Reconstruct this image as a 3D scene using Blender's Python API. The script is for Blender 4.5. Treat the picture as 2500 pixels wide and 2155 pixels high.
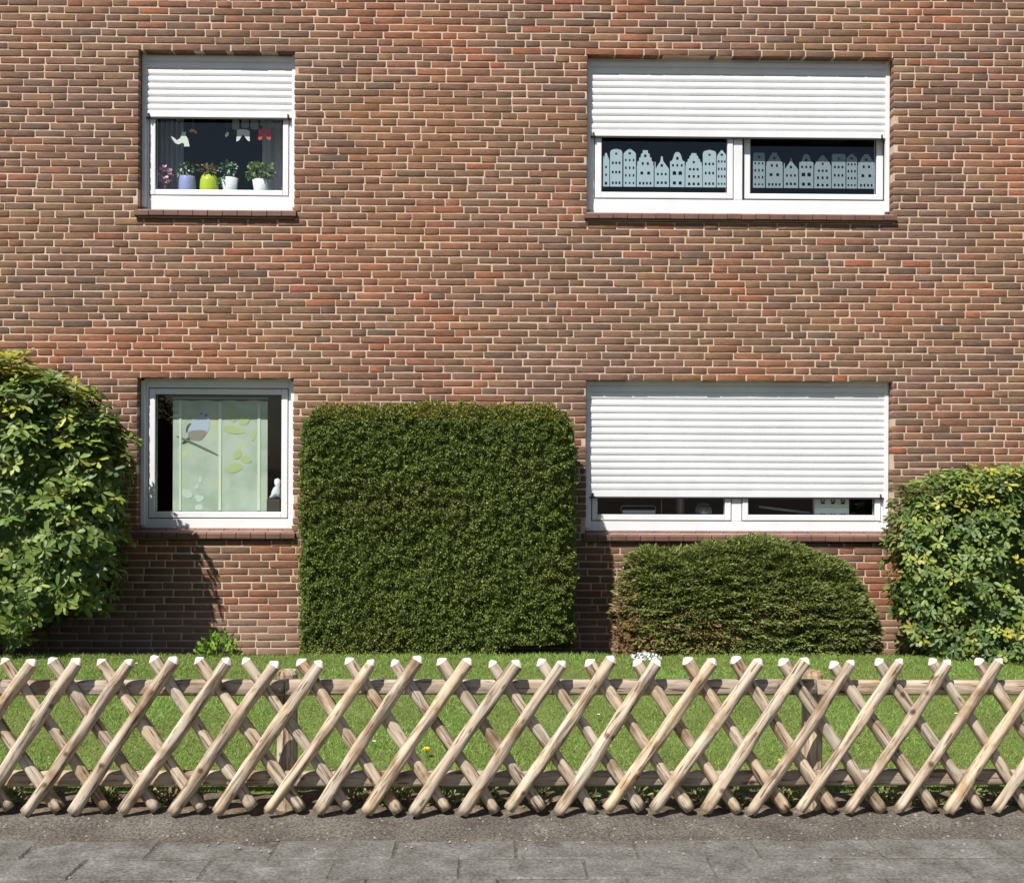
import bpy, math, random
import numpy as np
from mathutils import Vector, Matrix, noise
from mathutils.geometry import tessellate_polygon

for o in list(bpy.data.objects): bpy.data.objects.remove(o)
random.seed(7); RNG = np.random.default_rng(7)
SC = bpy.context.scene
COL = SC.collection
R = math.radians

# ---------------------------------------------------------------- camera
FPX, HORIZ, CAMY, CAMH = 2574.0, 1136.0, -9.0, 1.65
YAW, ROLL = R(-0.95), R(0.22)
cd = bpy.data.cameras.new('camera'); cam = bpy.data.objects.new('camera', cd); COL.objects.link(cam)
cd.sensor_width = 36; cd.lens = 36*FPX/2500; cd.shift_y = (HORIZ-1077.5)/2500
cd.clip_start = 0.05; cd.clip_end = 2000
CM = Matrix.Translation((0, CAMY, CAMH)) @ Matrix.Rotation(YAW, 4, 'Z') @ Matrix.Rotation(R(90), 4, 'X') @ Matrix.Rotation(ROLL, 4, 'Z')
cam.matrix_world = CM
SC.camera = cam
# ---------------------------------------------------------------- light
SUN_A, SUN_EL = R(32), R(53)            # from the left behind the camera
w = bpy.data.worlds.new('World'); SC.world = w; w.use_nodes = True
nt = w.node_tree; bg = nt.nodes['Background']
sky = nt.nodes.new('ShaderNodeTexSky'); sky.sky_type = 'NISHITA'; sky.sun_disc = False
sky.sun_elevation = SUN_EL; sky.sun_rotation = R(180)+SUN_A
nt.links.new(sky.outputs[0], bg.inputs[0]); bg.inputs[1].default_value = 0.05
sl = bpy.data.lights.new('sun', 'SUN'); sl.energy = 4.8; sl.angle = R(0.53); sl.color = (1, .955, .89)
so = bpy.data.objects.new('sun', sl); COL.objects.link(so)
sd = Vector((math.sin(SUN_A)*math.cos(SUN_EL), math.cos(SUN_A)*math.cos(SUN_EL), -math.sin(SUN_EL)))
so.rotation_euler = sd.to_track_quat('-Z', 'Y').to_euler(); so.location = (-6, -14, 14)
SC.view_settings.view_transform = 'Standard'; SC.view_settings.look = 'None'
SC.view_settings.exposure = 0.52; SC.view_settings.gamma = 1
SC.render.engine = 'CYCLES'
SC.cycles.transparent_max_bounces = 16

def P(px, py, Y):
    """photo pixel -> point on the vertical plane y = Y"""
    d = CM.to_3x3() @ Vector(((px-1250)/FPX, -(py-HORIZ)/FPX, -1))
    t = (Y-CAMY)/d.y
    return Vector((0, CAMY, CAMH)) + d*t

# ---------------------------------------------------------------- materials
def newmat(name):
    m = bpy.data.materials.new(name); m.use_nodes = True
    return m, m.node_tree.nodes, m.node_tree.links, m.node_tree.nodes['Principled BSDF']
def plain(name, col, rough=.5, bump=0, bscale=60, var=.0, spec=.5, metal=0):
    m, n, l, b = newmat(name)
    b.inputs['Base Color'].default_value = (*col, 1); b.inputs['Roughness'].default_value = rough
    b.inputs['Specular IOR Level'].default_value = spec; b.inputs['Metallic'].default_value = metal
    g = n.new('ShaderNodeNewGeometry')
    if var:
        t = n.new('ShaderNodeTexNoise'); t.inputs['Scale'].default_value = 6; t.inputs['Detail'].default_value = 8
        l.new(g.outputs['Position'], t.inputs['Vector'])
        r = n.new('ShaderNodeMapRange'); r.inputs['From Min'].default_value = .3; r.inputs['From Max'].default_value = .7
        r.inputs['To Min'].default_value = 1-var; r.inputs['To Max'].default_value = 1+var
        l.new(t.outputs[0], r.inputs[0])
        x = n.new('ShaderNodeMix'); x.data_type = 'RGBA'; x.blend_type = 'MULTIPLY'; x.inputs[0].default_value = 1
        x.inputs[6].default_value = (*col, 1); l.new(r.outputs[0], x.inputs[7]); l.new(x.outputs[2], b.inputs['Base Color'])
    if bump:
        t = n.new('ShaderNodeTexNoise'); t.inputs['Scale'].default_value = bscale; t.inputs['Detail'].default_value = 6
        l.new(g.outputs['Position'], t.inputs['Vector'])
        bp = n.new('ShaderNodeBump'); bp.inputs['Strength'].default_value = bump; bp.inputs['Distance'].default_value = .004
        l.new(t.outputs[0], bp.inputs['Height']); l.new(bp.outputs[0], b.inputs['Normal'])
    return m
def ramp(n, pts):
    r = n.new('ShaderNodeValToRGB'); e = r.color_ramp.elements
    while len(e) < len(pts): e.new(.5)
    for i, (p, c) in enumerate(pts): e[i].position = p; e[i].color = (*c, 1) if len(c) == 3 else c
    return r
def mulmix(n, l, a, bsock, fac=1, blend='MULTIPLY'):
    x = n.new('ShaderNodeMix'); x.data_type = 'RGBA'; x.blend_type = blend; x.inputs[0].default_value = fac
    l.new(a, x.inputs[6]); l.new(bsock, x.inputs[7]); return x.outputs[2]

def brick_mat():
    m, n, l, b = newmat('fired_brick')
    at = n.new('ShaderNodeAttribute'); at.attribute_name = 'col'
    g = n.new('ShaderNodeNewGeometry')
    mp = n.new('ShaderNodeMapping'); mp.inputs['Scale'].default_value = (14, 14, 70); l.new(g.outputs['Position'], mp.inputs[0])
    t = n.new('ShaderNodeTexNoise'); t.inputs['Scale'].default_value = 1; t.inputs['Detail'].default_value = 9; t.inputs['Roughness'].default_value = .7
    l.new(mp.outputs[0], t.inputs['Vector'])
    r = ramp(n, [(.25, (.62, .6, .6)), (.5, (1, 1, 1)), (.75, (1.32, 1.28, 1.2))]); l.new(t.outputs[0], r.inputs[0])
    t2 = n.new('ShaderNodeTexNoise'); t2.inputs['Scale'].default_value = 9; t2.inputs['Detail'].default_value = 4; l.new(g.outputs['Position'], t2.inputs['Vector'])
    r2 = ramp(n, [(.3, (.84, .85, .86)), (.55, (1, 1, 1)), (.72, (1.12, 1.02, .94))]); l.new(t2.outputs[0], r2.inputs[0])
    c = mulmix(n, l, at.outputs['Color'], r.outputs[0]); c = mulmix(n, l, c, r2.outputs[0])
    # grey lime bloom on the lowest courses, uneven edge
    sp = n.new('ShaderNodeSeparateXYZ'); l.new(g.outputs['Position'], sp.inputs[0])
    ma = n.new('ShaderNodeMath'); ma.operation = 'MULTIPLY_ADD'; ma.inputs[1].default_value = .45; l.new(t2.outputs[0], ma.inputs[0]); l.new(sp.outputs['Z'], ma.inputs[2])
    mr = n.new('ShaderNodeMapRange'); mr.inputs['From Min'].default_value = .5; mr.inputs['From Max'].default_value = .72; mr.inputs['To Min'].default_value = .72; mr.inputs['To Max'].default_value = 0
    l.new(ma.outputs[0], mr.inputs[0])
    x = n.new('ShaderNodeMix'); x.data_type = 'RGBA'; l.new(mr.outputs[0], x.inputs[0]); l.new(c, x.inputs[6]); x.inputs[7].default_value = (.27, .185, .13, 1)
    l.new(x.outputs[2], b.inputs['Base Color']); b.inputs['Roughness'].default_value = .82; b.inputs['Specular IOR Level'].default_value = .25
    bp = n.new('ShaderNodeBump'); bp.inputs['Strength'].default_value = 1; bp.inputs['Distance'].default_value = .006
    l.new(t.outputs[0], bp.inputs['Height']); l.new(bp.outputs[0], b.inputs['Normal'])
    return m
def wood_mat(name, base, dark, tip=False):
    m, n, l, b = newmat(name)
    tc = n.new('ShaderNodeTexCoord'); oi = n.new('ShaderNodeObjectInfo')
    ad = n.new('ShaderNodeVectorMath'); ad.operation = 'ADD'
    cx = n.new('ShaderNodeCombineXYZ'); mu = n.new('ShaderNodeMath'); mu.operation = 'MULTIPLY'; mu.inputs[1].default_value = 37
    l.new(oi.outputs['Random'], mu.inputs[0]); l.new(mu.outputs[0], cx.inputs[0]); l.new(mu.outputs[0], cx.inputs[2])
    l.new(tc.outputs['Object'], ad.inputs[0]); l.new(cx.outputs[0], ad.inputs[1])
    mp = n.new('ShaderNodeMapping'); mp.inputs['Scale'].default_value = (42, 42, 3.2); l.new(ad.outputs[0], mp.inputs[0])
    t = n.new('ShaderNodeTexNoise'); t.inputs['Scale'].default_value = 1; t.inputs['Detail'].default_value = 6; t.inputs['Roughness'].default_value = .62; t.inputs['Distortion'].default_value = .6
    l.new(mp.outputs[0], t.inputs['Vector'])
    r = ramp(n, [(.36, dark), (.45, tuple(.6*x+.4*y for x, y in zip(base, dark))), (.53, base), (.75, tuple(min(1, 1.16*x) for x in base))]); l.new(t.outputs[0], r.inputs[0])
    # knots and weather patches
    t2 = n.new('ShaderNodeTexNoise'); t2.inputs['Scale'].default_value = 5.5; t2.inputs['Detail'].default_value = 5; l.new(ad.outputs[0], t2.inputs['Vector'])
    r2 = ramp(n, [(.32, (.55, .44, .33)), (.46, (.93, .88, .82)), (.6, (1, 1, 1)), (.78, (1.08, 1.1, 1.12))]); l.new(t2.outputs[0], r2.inputs[0])
    v = n.new('ShaderNodeTexVoronoi'); v.inputs['Scale'].default_value = 8; l.new(ad.outputs[0], v.inputs['Vector'])
    r3 = ramp(n, [(.07, (.25, .16, .1)), (.15, (1, 1, 1))]); l.new(v.outputs['Distance'], r3.inputs[0])
    c = mulmix(n, l, r.outputs[0], r2.outputs[0]); c = mulmix(n, l, c, r3.outputs[0], .85)
    rr = ramp(n, [(0, (.84, .82, .82)), (.5, (1, 1, 1)), (1, (1.06, 1.0, .92))]); l.new(oi.outputs['Random'], rr.inputs[0])
    c = mulmix(n, l, c, rr.outputs[0])
    mp2 = n.new('ShaderNodeMapping'); mp2.inputs['Scale'].default_value = (75, 75, 9); l.new(ad.outputs[0], mp2.inputs[0])
    t4 = n.new('ShaderNodeTexNoise'); t4.inputs['Scale'].default_value = 1; t4.inputs['Detail'].default_value = 3; l.new(mp2.outputs[0], t4.inputs['Vector'])
    r4 = ramp(n, [(.33, (.3, .2, .13)), (.4, (1, 1, 1))]); l.new(t4.outputs[0], r4.inputs[0]); c = mulmix(n, l, c, r4.outputs[0], .9)
    l.new(c, b.inputs['Base Color']); b.inputs['Roughness'].default_value = .75; b.inputs['Specular IOR Level'].default_value = .25
    bp = n.new('ShaderNodeBump'); bp.inputs['Strength'].default_value = .6; bp.inputs['Distance'].default_value = .004
    l.new(t.outputs[0], bp.inputs['Height']); l.new(bp.outputs[0], b.inputs['Normal'])
    return m
def leaf_mat(name, rough=.38, trans=.25, spec=.5):
    m, n, l, b = newmat(name)
    at = n.new('ShaderNodeAttribute'); at.attribute_name = 'col'
    g = n.new('ShaderNodeNewGeometry')
    t = n.new('ShaderNodeTexNoise'); t.inputs['Scale'].default_value = 45; l.new(g.outputs['Position'], t.inputs['Vector'])
    r = ramp(n, [(.3, (.8, .82, .8)), (.7, (1.18, 1.14, 1.1))]); l.new(t.outputs[0], r.inputs[0])
    c = mulmix(n, l, at.outputs['Color'], r.outputs[0])
    l.new(c, b.inputs['Base Color']); b.inputs['Roughness'].default_value = rough; b.inputs['Specular IOR Level'].default_value = spec
    tr = n.new('ShaderNodeBsdfTranslucent'); l.new(c, tr.inputs[0])
    mx = n.new('ShaderNodeMixShader'); mx.inputs[0].default_value = trans
    l.new(b.outputs[0], mx.inputs[1]); l.new(tr.outputs[0], mx.inputs[2]); l.new(mx.outputs[0], n['Material Output'].inputs[0])
    return m
def glass_mat():
    m, n, l, b = newmat('window_glass')
    tr = n.new('ShaderNodeBsdfTransparent'); tr.inputs[0].default_value = (.95, .97, .97, 1)
    gl = n.new('ShaderNodeBsdfGlossy'); gl.inputs['Roughness'].default_value = .01
    lw = n.new('ShaderNodeLayerWeight'); lw.inputs[0].default_value = .5
    pw = n.new('ShaderNodeMath'); pw.operation = 'POWER'; pw.inputs[1].default_value = 5; l.new(lw.outputs['Facing'], pw.inputs[0])
    fr = n.new('ShaderNodeMath'); fr.operation = 'MULTIPLY_ADD'; fr.inputs[1].default_value = .96; fr.inputs[2].default_value = .035; l.new(pw.outputs[0], fr.inputs[0])
    mx = n.new('ShaderNodeMixShader'); l.new(fr.outputs[0], mx.inputs[0]); l.new(tr.outputs[0], mx.inputs[1]); l.new(gl.outputs[0], mx.inputs[2])
    l.new(mx.outputs[0], n['Material Output'].inputs[0]); return m
def sheer_mat(name, col, alpha):
    m, n, l, b = newmat(name)
    b.inputs['Base Color'].default_value = (*col, 1); b.inputs['Roughness'].default_value = .8
    tr = n.new('ShaderNodeBsdfTransparent'); mx = n.new('ShaderNodeMixShader'); mx.inputs[0].default_value = alpha
    l.new(tr.outputs[0], mx.inputs[1]); l.new(b.outputs[0], mx.inputs[2]); l.new(mx.outputs[0], n['Material Output'].inputs[0]); return m
def ground_mat(name, cols, scale, rough=.9, bump=.5, fine=120, finecol=((.6,)*3, (1.3,)*3)):
    m, n, l, b = newmat(name)
    g = n.new('ShaderNodeNewGeometry')
    t = n.new('ShaderNodeTexNoise'); t.inputs['Scale'].default_value = scale; t.inputs['Detail'].default_value = 10; t.inputs['Roughness'].default_value = .65; l.new(g.outputs['Position'], t.inputs['Vector'])
    r = ramp(n, cols); l.new(t.outputs[0], r.inputs[0])
    t2 = n.new('ShaderNodeTexNoise'); t2.inputs['Scale'].default_value = fine; t2.inputs['Detail'].default_value = 5; l.new(g.outputs['Position'], t2.inputs['Vector'])
    r2 = ramp(n, [(.3, finecol[0]), (.5, (1, 1, 1)), (.72, finecol[1])]); l.new(t2.outputs[0], r2.inputs[0])
    c = mulmix(n, l, r.outputs[0], r2.outputs[0]); l.new(c, b.inputs['Base Color'])
    b.inputs['Roughness'].default_value = rough; b.inputs['Specular IOR Level'].default_value = .2
    bp = n.new('ShaderNodeBump'); bp.inputs['Strength'].default_value = bump; bp.inputs['Distance'].default_value = .006
    l.new(t2.outputs[0], bp.inputs['Height']); l.new(bp.outputs[0], b.inputs['Normal'])
    return m

M = {}
M['brick'] = brick_mat()
M['mortar'] = ground_mat('lime_mortar', [(.3, (.46, .335, .245)), (.5, (.57, .43, .325)), (.72, (.66, .53, .41))], 5, fine=200, bump=.4)
M['sill'] = plain('sill_brick', (.15, .075, .056), .6, .5, 120, .25)
M['pvc'] = plain('white_plastic', (.74, .75, .77), .35, var=.04)
M['slat'] = plain('shutter_plastic', (.73, .74, .76), .45, var=.04)
M['gasket'] = plain('rubber_gasket', (.02, .02, .022), .6)
M['glass'] = glass_mat()
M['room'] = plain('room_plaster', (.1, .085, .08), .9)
M['wood'] = wood_mat('weathered_pole_wood', (.56, .485, .385), (.2, .15, .11))
M['railw'] = wood_mat('weathered_rail_wood', (.47, .4, .325), (.22, .17, .13))
M['tip'] = plain('pale_cut_wood', (.7, .65, .55), .8, .5, 90, .1)
M['slab'] = ground_mat('concrete_slab', [(.28, (.075, .068, .06)), (.45, (.125, .118, .107)), (.6, (.165, .16, .15)), (.75, (.25, .245, .235))], 7, bump=.8, fine=75, finecol=((.62,)*3, (1.4,)*3))
M['redslab'] = ground_mat('red_paver', [(.3, (.2, .11, .075)), (.7, (.3, .17, .115))], 8, bump=.5)
M['grit'] = ground_mat('sandy_grit', [(.3, (.075, .065, .055)), (.55, (.115, .103, .088)), (.75, (.17, .152, .13))], 3.5, bump=1, fine=85, finecol=((.42,)*3, (1.7,)*3))
M['soil'] = ground_mat('garden_soil', [(.3, (.04, .028, .02)), (.7, (.1, .07, .05))], 6, bump=1, fine=60)
M['earth'] = ground_mat('dry_earth', [(.3, (.06, .042, .028)), (.5, (.12, .09, .062)), (.72, (.21, .165, .12))], 14, bump=1, fine=70)
M['turf'] = ground_mat('turf_base', [(.3, (.09, .12, .03)), (.7, (.14, .19, .05))], 3, bump=.6, fine=60)
M['asphalt'] = ground_mat('asphalt', [(.3, (.045, .045, .045)), (.7, (.065, .064, .062))], 2, bump=.6, fine=150)
M['grass'] = leaf_mat('grass_blade', .5, .35, .3)
M['leaf'] = leaf_mat('glossy_leaf', .48, .22, .4)
M['needle'] = leaf_mat('yew_needle', .5, .15, .35)
M['bark'] = plain('shrub_bark', (.1, .07, .05), .9, .8, 40, .3)
M['petalw'] = plain('white_petal', (.8, .8, .82), .6)

# ---------------------------------------------------------------- mesh helpers
def link(name, me, mat=None, parent=None, loc=(0, 0, 0)):
    o = bpy.data.objects.new(name, me); COL.objects.link(o); o.location = loc
    if me is not None and mat is not None and not me.materials:
        for mm in (mat if isinstance(mat, (list, tuple)) else [mat]): me.materials.append(mm)
    if parent is not None: o.parent = parent
    return o
def tag(o, label=None, cat=None, group=None, kind=None):
    if label: o['label'] = label
    if cat: o['category'] = cat
    if group: o['group'] = group
    if kind: o['kind'] = kind
    return o
def empty(name, loc=(0, 0, 0)):
    o = bpy.data.objects.new(name, None); COL.objects.link(o); o.location = loc; o.empty_display_size = .1; return o
def np_mesh(name, V, F, col=None, smooth=False):
    """V (n,3); F (m,k) all with k corners; col (n,3)"""
    V = np.asarray(V, dtype=np.float32).reshape(-1, 3); F = np.asarray(F, dtype=np.int32)
    me = bpy.data.meshes.new(name); k = F.shape[1]
    me.vertices.add(len(V)); me.vertices.foreach_set('co', V.ravel())
    me.loops.add(F.size); me.loops.foreach_set('vertex_index', F.ravel())
    me.polygons.add(len(F)); me.polygons.foreach_set('loop_start', np.arange(0, F.size, k, dtype=np.int32))
    me.polygons.foreach_set('loop_total', np.full(len(F), k, dtype=np.int32))
    me.update(calc_edges=True)
    if col is not None:
        a = me.attributes.new('col', 'FLOAT_COLOR', 'POINT')
        c = np.ones((len(V), 4), dtype=np.float32); c[:, :3] = col; a.data.foreach_set('color', c.ravel())
    if smooth: me.polygons.foreach_set('use_smooth', np.ones(len(F), dtype=bool))
    return me
class MB:
    def __init__(s): s.v = []; s.f = []; s.mi = []
    def box(s, x0, x1, y0, y1, z0, z1, mi=0):
        b = len(s.v)
        s.v += [(x, y, z) for z in (z0, z1) for y in (y0, y1) for x in (x0, x1)]
        for q in ((0, 1, 5, 4), (1, 3, 7, 5), (3, 2, 6, 7), (2, 0, 4, 6), (4, 5, 7, 6), (2, 3, 1, 0)):
            s.f.append([b+i for i in q]); s.mi.append(mi)
        return s
    def ring(s, x0, x1, z0, z1, wl, wr, wb, wt, y0, y1):
        s.box(x0, x0+wl, y0, y1, z0, z1); s.box(x1-wr, x1, y0, y1, z0, z1)
        s.box(x0+wl, x1-wr, y0, y1, z0, z0+wb); s.box(x0+wl, x1-wr, y0, y1, z1-wt, z1); return s
    def loops(s, rings, cap0=True, cap1=True, mi=0):
        n = len(rings[0]); b = len(s.v)
        for r in rings: s.v += [tuple(p) for p in r]
        for k in range(len(rings)-1):
            for i in range(n):
                j = (i+1) % n
                s.f.append([b+k*n+i, b+k*n+j, b+(k+1)*n+j, b+(k+1)*n+i]); s.mi.append(mi)
        if cap0: s.f.append([b+i for i in reversed(range(n))]); s.mi.append(mi)
        if cap1: s.f.append([b+(len(rings)-1)*n+i for i in range(n)]); s.mi.append(mi)
        return s
    def lathe(s, prof, c=(0, 0, 0), n=16, mi=0):
        s.loops([[(c[0]+r*math.cos(2*math.pi*i/n), c[1]+r*math.sin(2*math.pi*i/n), c[2]+z) for i in range(n)] for r, z in prof], mi=mi); return s
    def tube(s, pts, rad, n=6, mi=0):
        pts = [Vector(p) for p in pts]; rings = []
        for k, p in enumerate(pts):
            d = (pts[min(k+1, len(pts)-1)]-pts[max(k-1, 0)]).normalized()
            a = d.orthogonal().normalized() if abs(d.y) > .9 else d.cross(Vector((0, 1, 0))).normalized()
            b2 = d.cross(a); r = rad[k] if isinstance(rad, (list, tuple)) else rad
            rings.append([p+a*r*math.cos(2*math.pi*i/n)+b2*r*math.sin(2*math.pi*i/n) for i in range(n)])
        s.loops(rings, mi=mi); return s
    def mesh(s, name, smooth=False):
        me = bpy.data.meshes.new(name); me.from_pydata(s.v, [], s.f); me.update()
        if any(s.mi): me.polygons.foreach_set('material_index', s.mi)
        if smooth: me.polygons.foreach_set('use_smooth', [True]*len(s.f))
        return me
    def build(s, name, mat, parent=None, smooth=False, bevel=0, loc=(0, 0, 0)):
        o = link(name, s.mesh(name, smooth), mat, parent, loc)
        if bevel:
            md = o.modifiers.new('bevel', 'BEVEL'); md.width = bevel; md.segments = 2; md.limit_method = 'ANGLE'
        return o
def plate(name, outer, holes, y0, y1, mat, parent=None):
    """flat cut-out in the xz plane with thickness y0..y1"""
    L = [[Vector((x, z, 0)) for x, z in lp] for lp in [outer]+list(holes)]
    flat = [p for lp in L for p in lp]; tris = tessellate_polygon(L); n = len(flat)
    v = [(p.x, y0, p.y) for p in flat]+[(p.x, y1, p.y) for p in flat]
    f = [list(t) for t in tris]+[[t[2]+n, t[1]+n, t[0]+n] for t in tris]; b = 0
    for lp in L:
        k = len(lp)
        for i in range(k):
            j = (i+1) % k; f.append([b+i, b+j, b+j+n, b+i+n])
        b += k
    me = bpy.data.meshes.new(name); me.from_pydata(v, [], f); me.update()
    return link(name, me, mat, parent)

# ================================================================= the setting
def struct(o): o['kind'] = 'structure'; return o
struct(MB().box(-400, 400, -400, 400, -.5, -.06).build('ground', M['soil']))
struct(MB().box(-60, 60, -16, -7.0, -.3, -.045).build('road', M['asphalt']))
kb = MB()
for k in range(24): kb.box(-12+k*1.0+.004, -11.004+k*1.0, -6.99, -6.86, -.3, .002)
struct(kb.build('kerb', M['slab'], bevel=.012))
def lawn_z(x, y):
    t = min(max((y+3.95)/3.0, 0), 1); s = t*t*(3-2*t)
    z = -.005+.2*(.5*s+.5*t)
    return z + .012*noise.noise((x*1.3, y*1.3, 0))
def grid(name, x0, x1, y0, y1, nx, ny, fz, mat):
    V = [(x0+(x1-x0)*i/nx, y0+(y1-y0)*j/ny, 0) for j in range(ny+1) for i in range(nx+1)]
    V = [(x, y, fz(x, y)) for x, y, _ in V]
    F = [[j*(nx+1)+i, j*(nx+1)+i+1, (j+1)*(nx+1)+i+1, (j+1)*(nx+1)+i] for j in range(ny) for i in range(nx)]
    return link(name, np_mesh(name, V, F, smooth=True), mat)
LAWN_Y0, LAWN_Y1 = -3.78, -.93
struct(grid('lawn', -7, 7, LAWN_Y0, LAWN_Y1, 140, 40, lawn_z, M['turf']))
def bed_z(x, y):
    t = min(max((y+1.0)/.2, 0), 1); return .175*(1-t)+.05*t+.02*noise.noise((x*3, y*3, 2))-.012
struct(grid('flower_bed', -7, 7, -1.0, .0, 140, 14, bed_z, M['soil']))
def grit_z(x, y):
    t = (y+4.5)/.6
    z = -.014+.034*min(max(t, 0), 1) + .016*noise.noise((x*2.2, y*5, 1))+.006*noise.noise((x*6, y*9, 8)) + .005*noise.noise((x*14, y*14, 4))
    if y > -3.76: z -= (y+3.76)*.35
    return z
struct(grid('verge_soil', -7, 7, -4.75, -3.98, 420, 40, grit_z, M['grit']))
def earth_z(x, y):
    e = min(max((y+4.06)/.05, 0), 1)
    return grit_z(x, y)-.012+.02*e+.012*noise.noise((x*9, y*9, 3))+.008*noise.noise((x*25, y*25, 6))
struct(grid('fence_earth', -7, 7, -4.06, -3.6, 520, 40, earth_z, M['earth']))
# pavement: bed sheet with single slabs
pave = struct(MB().box(-9, 9, -6.86, -4.3, -.3, -.007).build('pavement', M['grit']))
slab_meshes = []
def slab_mesh(wd, dp, seed):
    rr = random.Random(seed); h = .05; b = .007
    def rg(z, ins): return [(ins+rr.uniform(-.002, .002), ins, z), (wd-ins, ins+rr.uniform(-.002, .002), z), (wd-ins, dp-ins, z), (ins, dp-ins+rr.uniform(-.002, .002), z)]
    return MB().loops([rg(-h, 0), rg(-b, 0), rg(0, b)]).mesh('slab')
SW, SD = .52, .218
for row in range(11):
    y1 = -4.345-row*SD; offs = [.12, .37, .02, .30, .18, .44][row % 6]+random.uniform(-.05, .05)
    vs = [slab_mesh(SW-.006, SD-.006, row*3+k) for k in range(3)]
    for k in range(20):
        x0 = -5.2+offs+k*SW
        if abs(x0) > 5.0: continue
        red = (row == 3 and abs(x0-1.9) < .27)
        me = vs[k % 3]
        if red or row == 2 and abs(x0-2.0) < .01: me = slab_mesh(SW-.008, SD-.008, 77)
        o = link('slab', me, M['redslab'] if red else M['slab'], pave, (x0, y1-SD+.004, random.uniform(-.005, .001)))
        o.rotation_euler = (R(random.uniform(-.6, .6)), R(random.uniform(-.25, .25)), R(random.uniform(-.6, .6)))

# ================================================================= house
house = tag(empty('brick_house', (0, .15, 0)), 'two-storey red-brown brick house with four white windows behind the shrubs', 'house')
house.matrix_world = Matrix.Translation((0, 0, 0))
def opening(l, t, r, b):
    a = [P(l, t, 0), P(r, t, 0), P(l, b, 0), P(r, b, 0)]
    return [(a[0].x+a[2].x)/2, (a[1].x+a[3].x)/2, (a[2].z+a[3].z)/2, (a[0].z+a[1].z)/2]   # x0 x1 z0 z1
OP = {'UL': opening(337, 127, 719, 506), 'UR': opening(1435, 139, 2183, 515), 'LL': opening(336, 922.5, 715, 1290), 'LR': opening(1430, 931, 2176, 1297)}
for a, b in (('UL', 'LL'), ('UR', 'LR')):
    for k in (0, 1):
        mean = (OP[a][k]+OP[b][k])/2; OP[a][k] = OP[b][k] = mean
zt = (OP['UL'][3]+OP['UR'][3])/2
print({k: [round(x, 3) for x in v] for k, v in OP.items()})
SILL_H = .062
CRS = (OP['UR'][3]-OP['LR'][3])/45
PH = OP['LR'][3]
for k in OP: OP[k][3] = PH+round((OP[k][3]-PH)/CRS)*CRS
print('course', CRS)
WX0, WX1, WZ0, WZ1 = -5.6, 5.9, -.1, 6.1
# mortar body of the wall with window holes
xs = sorted({WX0, WX1, *[v[0]-.006 for v in OP.values()], *[v[1]+.006 for v in OP.values()]})
mb = MB()
for i in range(len(xs)-1):
    xa, xb = xs[i], xs[i+1]; cuts = [(v[2]-SILL_H-.04, v[3]+.006) for v in OP.values() if v[0]-.01 < (xa+xb)/2 < v[1]+.01]
    cuts.sort(); z = WZ0
    for c0, c1 in cuts+[(WZ1, None)]:
        mb.box(xa, xb, .0035, .30, z, c0); z = c1
wall = mb.build('wall', M['mortar'], house)
# bricks
J = .0114
PAL = [((.225, .105, .062), 5), ((.2, .106, .064), 6), ((.18, .103, .066), 5), ((.148, .094, .068), 2.5), ((.178, .1, .074), 3), ((.275, .102, .056), 1.3), ((.12, .086, .068), 1.2), ((.225, .132, .07), 2.4), ((.31, .1, .052), .4)]
PW = [p[1] for p in PAL]
def brick_col(x, z):
    c = Vector(random.choices(PAL, PW)[0][0]).lerp(Vector((.195, .108, .07)), .28)
    a = noise.noise((x*.7, z*1.3, 11))+.4*noise.noise((x*2.2, z*4, 17)); b = noise.noise((x*.8, z*1.2, 31))
    red = Vector((.28, .108, .058)); pur = Vector((.165, .1, .077)); tan = Vector((.205, .123, .068))
    if a > .12: c = c.lerp(red, min(.75, (a-.12)*2.6))
    elif a < -.1: c = c.lerp(pur, min(.6, (-a-.1)*2))
    if b > .1: c = c.lerp(tan, min(.5, (b-.1)*2))
    return c*random.uniform(.88, 1.12)*1.05
def brick_geo(x0, x1, z0, z1, yf, dep=.112):
    """brick with worn corners and a softened front arris, slightly irregular"""
    b = random.uniform(.0016, .003); r = lambda s: random.uniform(-s, s)
    x0 += r(.0025); x1 += r(.0025); z0 += r(.0018); z1 += r(.0018)
    t = r(.002); w_ = x1-x0
    def ring(y, ins, dy=0):
        out = []
        for (cx, cz, sx, sz) in ((x0, z0, 1, 1), (x1, z0+t, -1, 1), (x1, z1+t, -1, -1), (x0, z1, 1, -1)):
            k = cor[len(out)//2]
            a = (cx+sx*(ins+k), y+r(dy), cz+sz*ins); c = (cx+sx*ins, y+r(dy), cz+sz*(ins+k))
            out += [c, a] if sx*sz > 0 else [a, c]
        return out
    cor = [random.choice((.002, .003, .004, .008)) for _ in range(4)]
    V = ring(dep, 0)+ring(yf+b, 0)+ring(yf, b, .0008)
    F4 = [(k*8+i, k*8+(i+1) % 8, k*8+8+(i+1) % 8, k*8+8+i) for k in (0, 1) for i in range(8)]
    F4 += [(16, 17, 18, 19), (16, 19, 20, 23), (20, 21, 22, 23)]
    return V, F4
bricks = []; prevj = []
nrow = int((WZ1-WZ0)/CRS)+2
k0 = -int((PH-WZ0)/CRS)-1
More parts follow.
